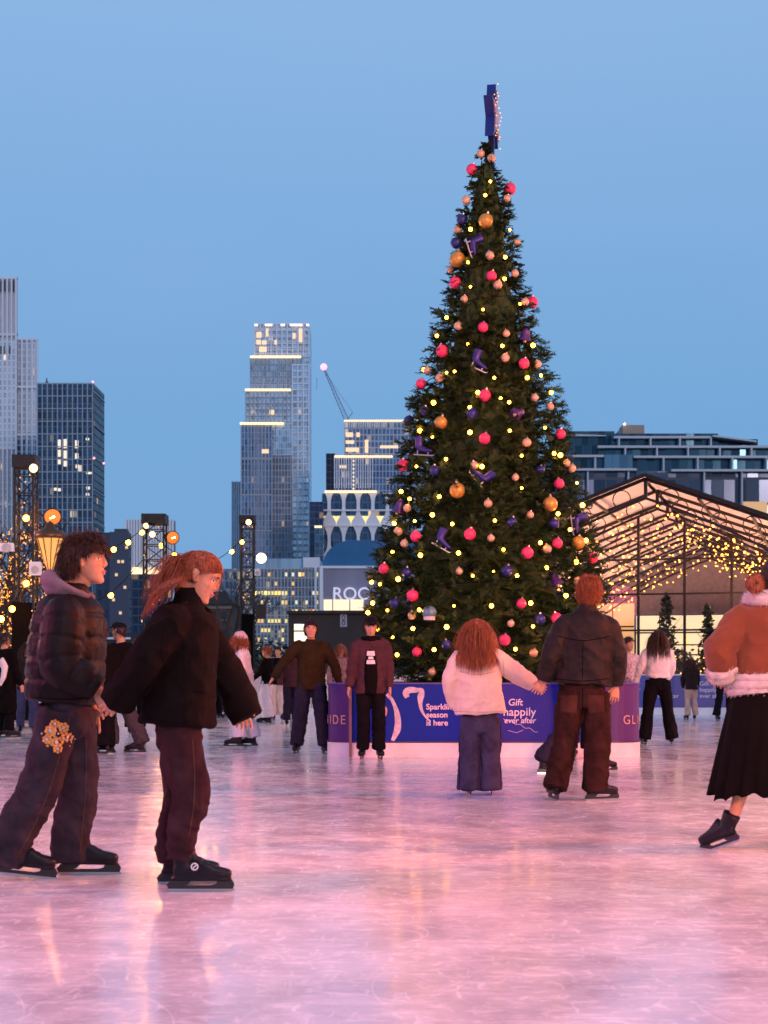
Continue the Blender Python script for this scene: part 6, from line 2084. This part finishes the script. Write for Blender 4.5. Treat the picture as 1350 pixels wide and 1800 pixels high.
# lit building with the scalloped podium
Y = 780
t = bld('apartment_tower', 'stepped apartment tower over a scalloped white podium lit yellow, left of the Christmas tree')
fu = facade('upper_apartments', 3.4, 2.0, (.13, .22, .36), (.52, .50, .54), .16, (1, .68, .36), .9, .4, .15, .25, .2, .6)
block(t, 'upper_block', 605, 735, 741, Y+8, 25, fu)
fins(t, 605, 680, 739, 752, Y+8, 24, .5, .8, pale, 'crown_fins')
strip(t, 605, 735, 740, Y+8, .8, M['ledge'], 1.2)
fl2 = facade('mid_apartments', 3.4, 1.8, (.09, .16, .28), (.44, .45, .52), .05, (1, .68, .36), .9, .45, .15, .25, .12, .6)
block(t, 'middle_block', 588, 715, 803, Y, 25, fl2)
block(t, 'dark_wing', 573, 588.5, 797, Y+2, 25, facade('dark_wing_glass', 3.4, 2.4, (.02, .02, .05), (.06, .05, .08), .06, metal=.3))
fins(t, 588, 655, 804, 858, Y, 16, .45, .8, pale, 'fins')
strip(t, 588, 690, 803, Y, 1.0, M['ledge'], 1.4); strip(t, 571, 662, 865, Y-4, 1.2, M['ledge'], 2.0)
for k in range(8):
    b = MB(); b.box((X(620, Y), Y-1.0, Z(812+7*k, Y)), (X(623, Y), Y-.8, Z(809+7*k, Y))); b.build('stair_lamp', lw, t)
for (a, c, d, e) in ((607, 620, 756, 764), (607, 622, 770, 776), (607, 630, 783, 790), (641, 647, 769, 792), (626, 632, 756, 764), (668, 700, 779, 784), (596, 610, 818, 823)):
    b = MB(); dy = Y+7.6 if d < 800 else Y-.4
    b.box((X(a, Y), dy, Z(e, Y)), (X(c, Y), dy+.2, Z(d, Y))); b.build('lit_window', M['room'], t)
block(t, 'podium_core', 566, 700, 868, Y-2, 25, facade('podium_glass', 4, 3, (.05, .10, .17), (.10, .14, .22), .04, metal=.5))
for k in range(6):                                    # hour-glass piers
    cx_ = 579 + 25.5*k
    b = MB()
    hw = [(868, 9), (872, 5.5), (882, 3.2), (893, 3.0), (905, 4), (918, 11.5), (924, 12), (928, 8), (940, 3.4), (952, 2.6), (965, 4), (978, 10), (984, 12), (1000, 12)]
    xs = catmull([(p, w_, 0) for p, w_ in hw], 40)
    xs[:, 1] = np.maximum(xs[:, 1], 1.5)
    o = [(X(cx_ - w_, Y), Z(p, Y)) for p, w_, _ in xs] + [(X(cx_ + w_, Y), Z(p, Y)) for p, w_, _ in xs[::-1]]
    b.prism(o, 1.2); b.move((0, Y-4, 0)); b.build('podium_pier', pale, t)
b = MB(); b.box((X(566, Y), Y-3.0, Z(925, Y)), (X(700, Y), Y-2.2, Z(908, Y))); b.build('lit_band', glow('yellow_soffit', (1.0, .78, .30), .80), t)
b = MB(); b.box((X(566, Y), Y-4.6, Z(900, Y)), (X(700, Y), Y-4.1, Z(897, Y))); b.box((X(566, Y), Y-4.6, Z(927, Y)), (X(700, Y), Y-4.1, Z(924, Y))); b.build('podium_band', pale, t)
t = bld('office_block', 'small dark office block between the tallest skyscraper and the scalloped podium')
block(t, 'body', 544, 568, 882, 760, 20, facade('small_dark', 3.4, 2.4, (.03, .05, .11), (.08, .08, .14), .12, metal=.4))
block(t, 'front_block', 553, 568, 926, 740, 10, facade('small_teal', 3.4, 2.4, (.06, .13, .20), (.14, .18, .24), .03, metal=.4))
strip(t, 553, 566, 926, 740, 1.0, M['ledge'], .8)
# glass office with many lit rooms
Y = 540
t = bld('office_block', 'long glass office block with many small lit rooms behind the crowd')
fo = facade('office_glass', 3.55, 1.5, (.12, .18, .25), (.24, .26, .32), .14, (1.0, .74, .22), .5, .4, .15, .16, .28, .8)
block(t, 'body', 380, 562, 1000, Y, 30, fo)
block(t, 'roof_screen', 446, 562, 982, Y+1.5, 25, facade('roof_screen', 9, 2.0, (.32, .47, .60), (.42, .55, .68), 0, metal=.2, rough=.4, tu=.12, tv=.0, gv=.25), 1001)
b = MB(); b.box((X(533, Y), Y-.6, Z(998, Y)), (X(562, Y), Y+3, Z(980, Y))); b.build('roof_box', pale, t)
fins(t, 446, 560, 1000, 1180, Y, 19, .35, .6, greyclad, 'mullions', hn=11, hw=.4)
b = MB(); b.box((X(553, Y), Y-.9, Z(1080, Y)), (X(557, Y), Y-.2, Z(998, Y))); b.build('white_pier', pale, t)
rg = np.random.RandomState(12)
olw = [glow('office_room_' + n_, c, s) for n_, c, s in (('yellow', (1, .78, .24), .75), ('amber', (1, .55, .16), .75), ('pale', (.9, .85, .60), .7))]
sp = 114/19.
for k in range(64):
    c = rg.randint(19); r = rg.randint(11)
    px = 446 + c*sp + 1.2; py = 1004 + r*(180/11.)
    b = MB(); b.box((X(px, Y), Y-.18, Z(py+9, Y)), (X(px + sp*rg.choice((.7, .75, 1.7)), Y), Y-.05, Z(py+2.5, Y))); b.build('lit_window', olw[rg.randint(3)], t)
# blue barrel-roofed building with the lettering
Y = 300
t = bld('barrel_roofed_hall', 'violet-grey hall with blue barrel roof and big white letters beside the Christmas tree')
hall = plain('violet_grey_panels', (.26, .24, .33), .5, 0, .15, .25, 0, 40, .5, (1, 1, .05))
block(t, 'body', 563, 745, 997, Y, 30, hall)
rf = plain('blue_roof_sheet', (.015, .13, .30), .35, .2, .15, .2)
b = MB(); o = []
for k in range(17):
    a = math.pi/2*k/16
    o.append((X(567 + 50*(1-math.cos(a)), Y), Z(996 - 46*math.sin(a), Y)))
o += [(X(745, Y), Z(950, Y)), (X(745, Y), Z(996, Y))]
b.prism(list(reversed(o)), 28); b.move((0, Y, 0)); b.build('roof', rf, t, False)
strip(t, 563, 745, 997, Y, .5, pale, .45, 'roof_edge', depth=.4)
b = MB(); b.box((X(562, Y), Y-.5, -.05), (X(568, Y), Y-.02, Z(998, Y))); b.build('corner_pier', pale, t)
b = MB(); b.box((X(568, Y), Y-.3, Z(1080, Y)), (X(640, Y), Y-.1, Z(1054, Y))); w_ = b.build('lit_window', glow('warm_hall_window', (1.0, .76, .46), 1.0), t)
b = MB()
for px in (568, 585, 615, 640): b.box((X(px, Y)-.12, Y-.45, Z(1082, Y)), (X(px, Y)+.12, Y-.32, Z(1040, Y)))
b.build('window_frame', greyclad, w_)
text('ROC', 3.55, (X(584, Y), Y-.5, Z(1054, Y)), glow('white_letter_light', (.80, .76, .92), .45), t, ext=.15, off=.02)
# brown old building
Y = 150
t = bld('brown_house', 'dark brown old building with sloping roof behind the black coat woman')
bw = plain('brown_brick', (.085, .050, .042), .85, 0, .35, 1.2)
block(t, 'wall', 330, 408, 1062, Y, 12, bw)
b = MB(); b.prism([(X(326, Y), Z(1062, Y)), (X(412, Y), Z(1062, Y)), (X(396, Y), Z(1040, Y)), (X(350, Y), Z(1040, Y))], 12.4); b.move((0, Y-.2, 0)); b.build('roof', plain('dark_slate', (.03, .03, .035), .7), t)
for px in (372, 390):
    for py in (1075, 1105, 1135):
        b = MB(); b.box((X(px, Y), Y-.08, Z(py+14, Y)), (X(px+8, Y), Y-.02, Z(py, Y))); w_ = b.build('window', plain('dark_pane', (.02, .025, .035), .2), t)
        b = MB(); b.box((X(px-1, Y), Y-.16, Z(py+16, Y)), (X(px+9, Y), Y-.085, Z(py+14, Y))); b.build('sill', plain('stone_sill', (.2, .16, .15), .7), w_)
strip(t, 330, 408, 1068, Y, .25, plain('stone_course', (.20, .15, .14), .7), .12, 'string_course', depth=.1)
# low terrace roofs on the left horizon
t = bld('low_building', 'low dark building with pale roof lines behind the man with the black cap')
block(t, 'body', 60, 335, 1112, 120, 12, plain('dark_render', (.035, .032, .045), .8))
for py in (1122, 1137): strip(t, 185, 230, py, 120, .16, pale, .15, 'roof_line', depth=.1)
# black kiosk
Y = 57
t = bld('kiosk', 'black kiosk with a bright two-part window left of the Christmas tree')
block(t, 'body', 507, 720, 1079, Y, 4, plain('charcoal_boards', (.018, .018, .022), .6, 0, .2, 2))
b = MB(); b.box((X(505, Y), Y-.25, Z(1079, Y)+.002), (X(722, Y), Y+4.1, Z(1079, Y)+.12)); b.build('roof', M['black_metal'], t)
for d, e in ((1097, 1108), (1110.5, 1127)):
    b = MB(); b.box((X(517, Y), Y-.03, Z(e, Y)), (X(543, Y), Y-.005, Z(d, Y))); b.build('lit_window', glow('bright_window', (1, .86, .62), 1.15), t)
b = MB(); b.box((X(515.5, Y), Y-.06, Z(1110, Y)), (X(544.5, Y), Y-.032, Z(1108.5, Y))); b.bar((X(516, Y), Y-.045, Z(1128, Y)), (X(516, Y), Y-.045, Z(1096, Y)), .03); b.bar((X(544, Y), Y-.045, Z(1128, Y)), (X(544, Y), Y-.045, Z(1096, Y)), .03); b.build('window_frame', M['black_metal'], t)
b = MB(); b.box((X(598, Y), Y-.05, Z(1102, Y)), (X(610, Y), Y-.006, Z(1080, Y))); p_ = b.build('sign_panel', plain('pale_blue_panel', (.42, .48, .62), .5), t)
b = MB()
for k in range(2): b.tube([(X(604, Y) + .06*math.cos(a), Y-.06, Z(1086+9*k, Y) + .085*math.sin(a)) for a in np.linspace(0, 6.28, 13)], .016, 5)
b.build('sign_symbol', darkclad, p_)
# terraced apartment block on the right
Y = 390
t = bld('terraced_apartments', 'wide terraced apartment block with white slab edges behind the glasshouse')
fg = facade('terrace_glass', 3.3, 2.2, (.03, .09, .13), (.05, .07, .09), .0, (1, .8, .5), .5, .5, .1, .10, .06, .9)
fg2 = facade('low_glass', 6.6, 3.1, (.06, .075, .12), (.09, .10, .13), .0, (1, .62, .25), .8, .45, .15, .09, .10, .8)
slab = plain('white_slab_edge', (.55, .55, .60), .5, 0, .05)
rows = [(762, 784, 1095, 1262, 3.0), (783, 803, 1053, 1500, 2.0), (802, 829, 1112, 1500, 1.0), (802, 829, 960, 1060, 1.2), (783, 803, 940, 1050, 2.4)]
block(t, 'storey', 1075, 1262, 762, Y+6, 20, fg, 784)
block(t, 'storey', 980, 1500, 783, Y+4, 22, fg, 803)
block(t, 'storey', 960, 1500, 802, Y+2, 24, fg, 829)
block(t, 'storey', 940, 1500, 829, Y, 26, fg2)
block(t, 'bay', 1062, 1112, 799, Y+.6, 5, facade('bay_glass', 5.0, 2.0, (.12, .22, .30), (.10, .12, .16), .05, metal=.5), 829)
block(t, 'bay', 1118, 1175, 828, Y-.6, 5, facade('bay_glass2', 5.0, 2.6, (.10, .12, .20), (.07, .08, .12), .02, metal=.5), 870)
for (a, c, py, dy) in ((1084, 1255, 764, 5.2), (1053, 1500, 783, 3.2), (960, 1062, 801, 1.6), (1114, 1500, 803, 1.0), (1178, 1500, 828.5, -.9), (940, 1117, 827, -.9)):
    b = MB(); b.box((X(a, Y), Y+dy-1.2, Z(py+2, Y)), (X(c, Y), Y+dy+5.5, Z(py-2, Y))); b.build('slab_edge', slab, t)
for (d, e, dy, xs) in ((765, 783, 4.3, (1092, 1148, 1200, 1255)), (784, 801, 2.4, (1101, 1157, 1212, 1268, 1324)), (805, 828, .3, (1046, 1166, 1226, 1287, 1347)), (830, 960, -.7, (1032, 1103, 1236, 1302))):
    for px in xs:
        b = MB(); b.box((X(px, Y)-.20, Y+dy-.9, Z(e, Y)), (X(px, Y)+.20, Y+dy+3.2, Z(d, Y))); b.build('divider', slab, t)
b = MB(); b.prism([(X(990, Y), Z(757, Y)), (X(1074, Y), Z(757, Y)), (X(1074, Y), Z(755, Y)), (X(985, Y), Z(752, Y))], 14); b.move((0, Y+9, 0)); b.build('roof_canopy', slab, t)
b = MB(); b.prism([(X(1258, Y), Z(764, Y)), (X(1335, Y), Z(774, Y)), (X(1335, Y), Z(771, Y)), (X(1258, Y), Z(761, Y))], 10); b.move((0, Y+3, 0)); b.build('roof_canopy', slab, t)
block(t, 'penthouse', 992, 1080, 758, Y+10, 12, fg, 784)
block(t, 'penthouse', 1262, 1332, 772, Y+7, 10, fg, 784)
b = MB(); b.box((X(1103, Y), Y+8, Z(764, Y)), (X(1142, Y), Y+14, Z(738, Y))); b.build('stair_tower', plain('buff_panel', (.42, .30, .23), .7), t)
b = MB(); b.prism([(X(1082, Y), Z(762, Y)), (X(1102.8, Y), Z(762, Y)), (X(1102.8, Y), Z(741, Y))], 5.6); b.move((0, Y+8.2, 0)); b.build('roof_wedge', plain('teal_metal', (.04, .12, .18), .4), t)
for px in (1106, 1119, 1126):
    b = MB(); b.sphere((X(px, Y), Y+7.4, Z(759 if px > 1110 else 737, Y)), .3, 8, 6); b.build('roof_lamp', M['lamp_pink'], t)
for (a, c, d, e) in ((1306, 1348, 882, 905), (1306, 1330, 930, 960), (1230, 1250, 870, 890)):
    b = MB(); b.box((X(a, Y), Y-.3, Z(e, Y)), (X(c, Y), Y-.1, Z(d, Y))); b.build('lit_window', glow('dim_amber_room', (1, .55, .22), .35), t)
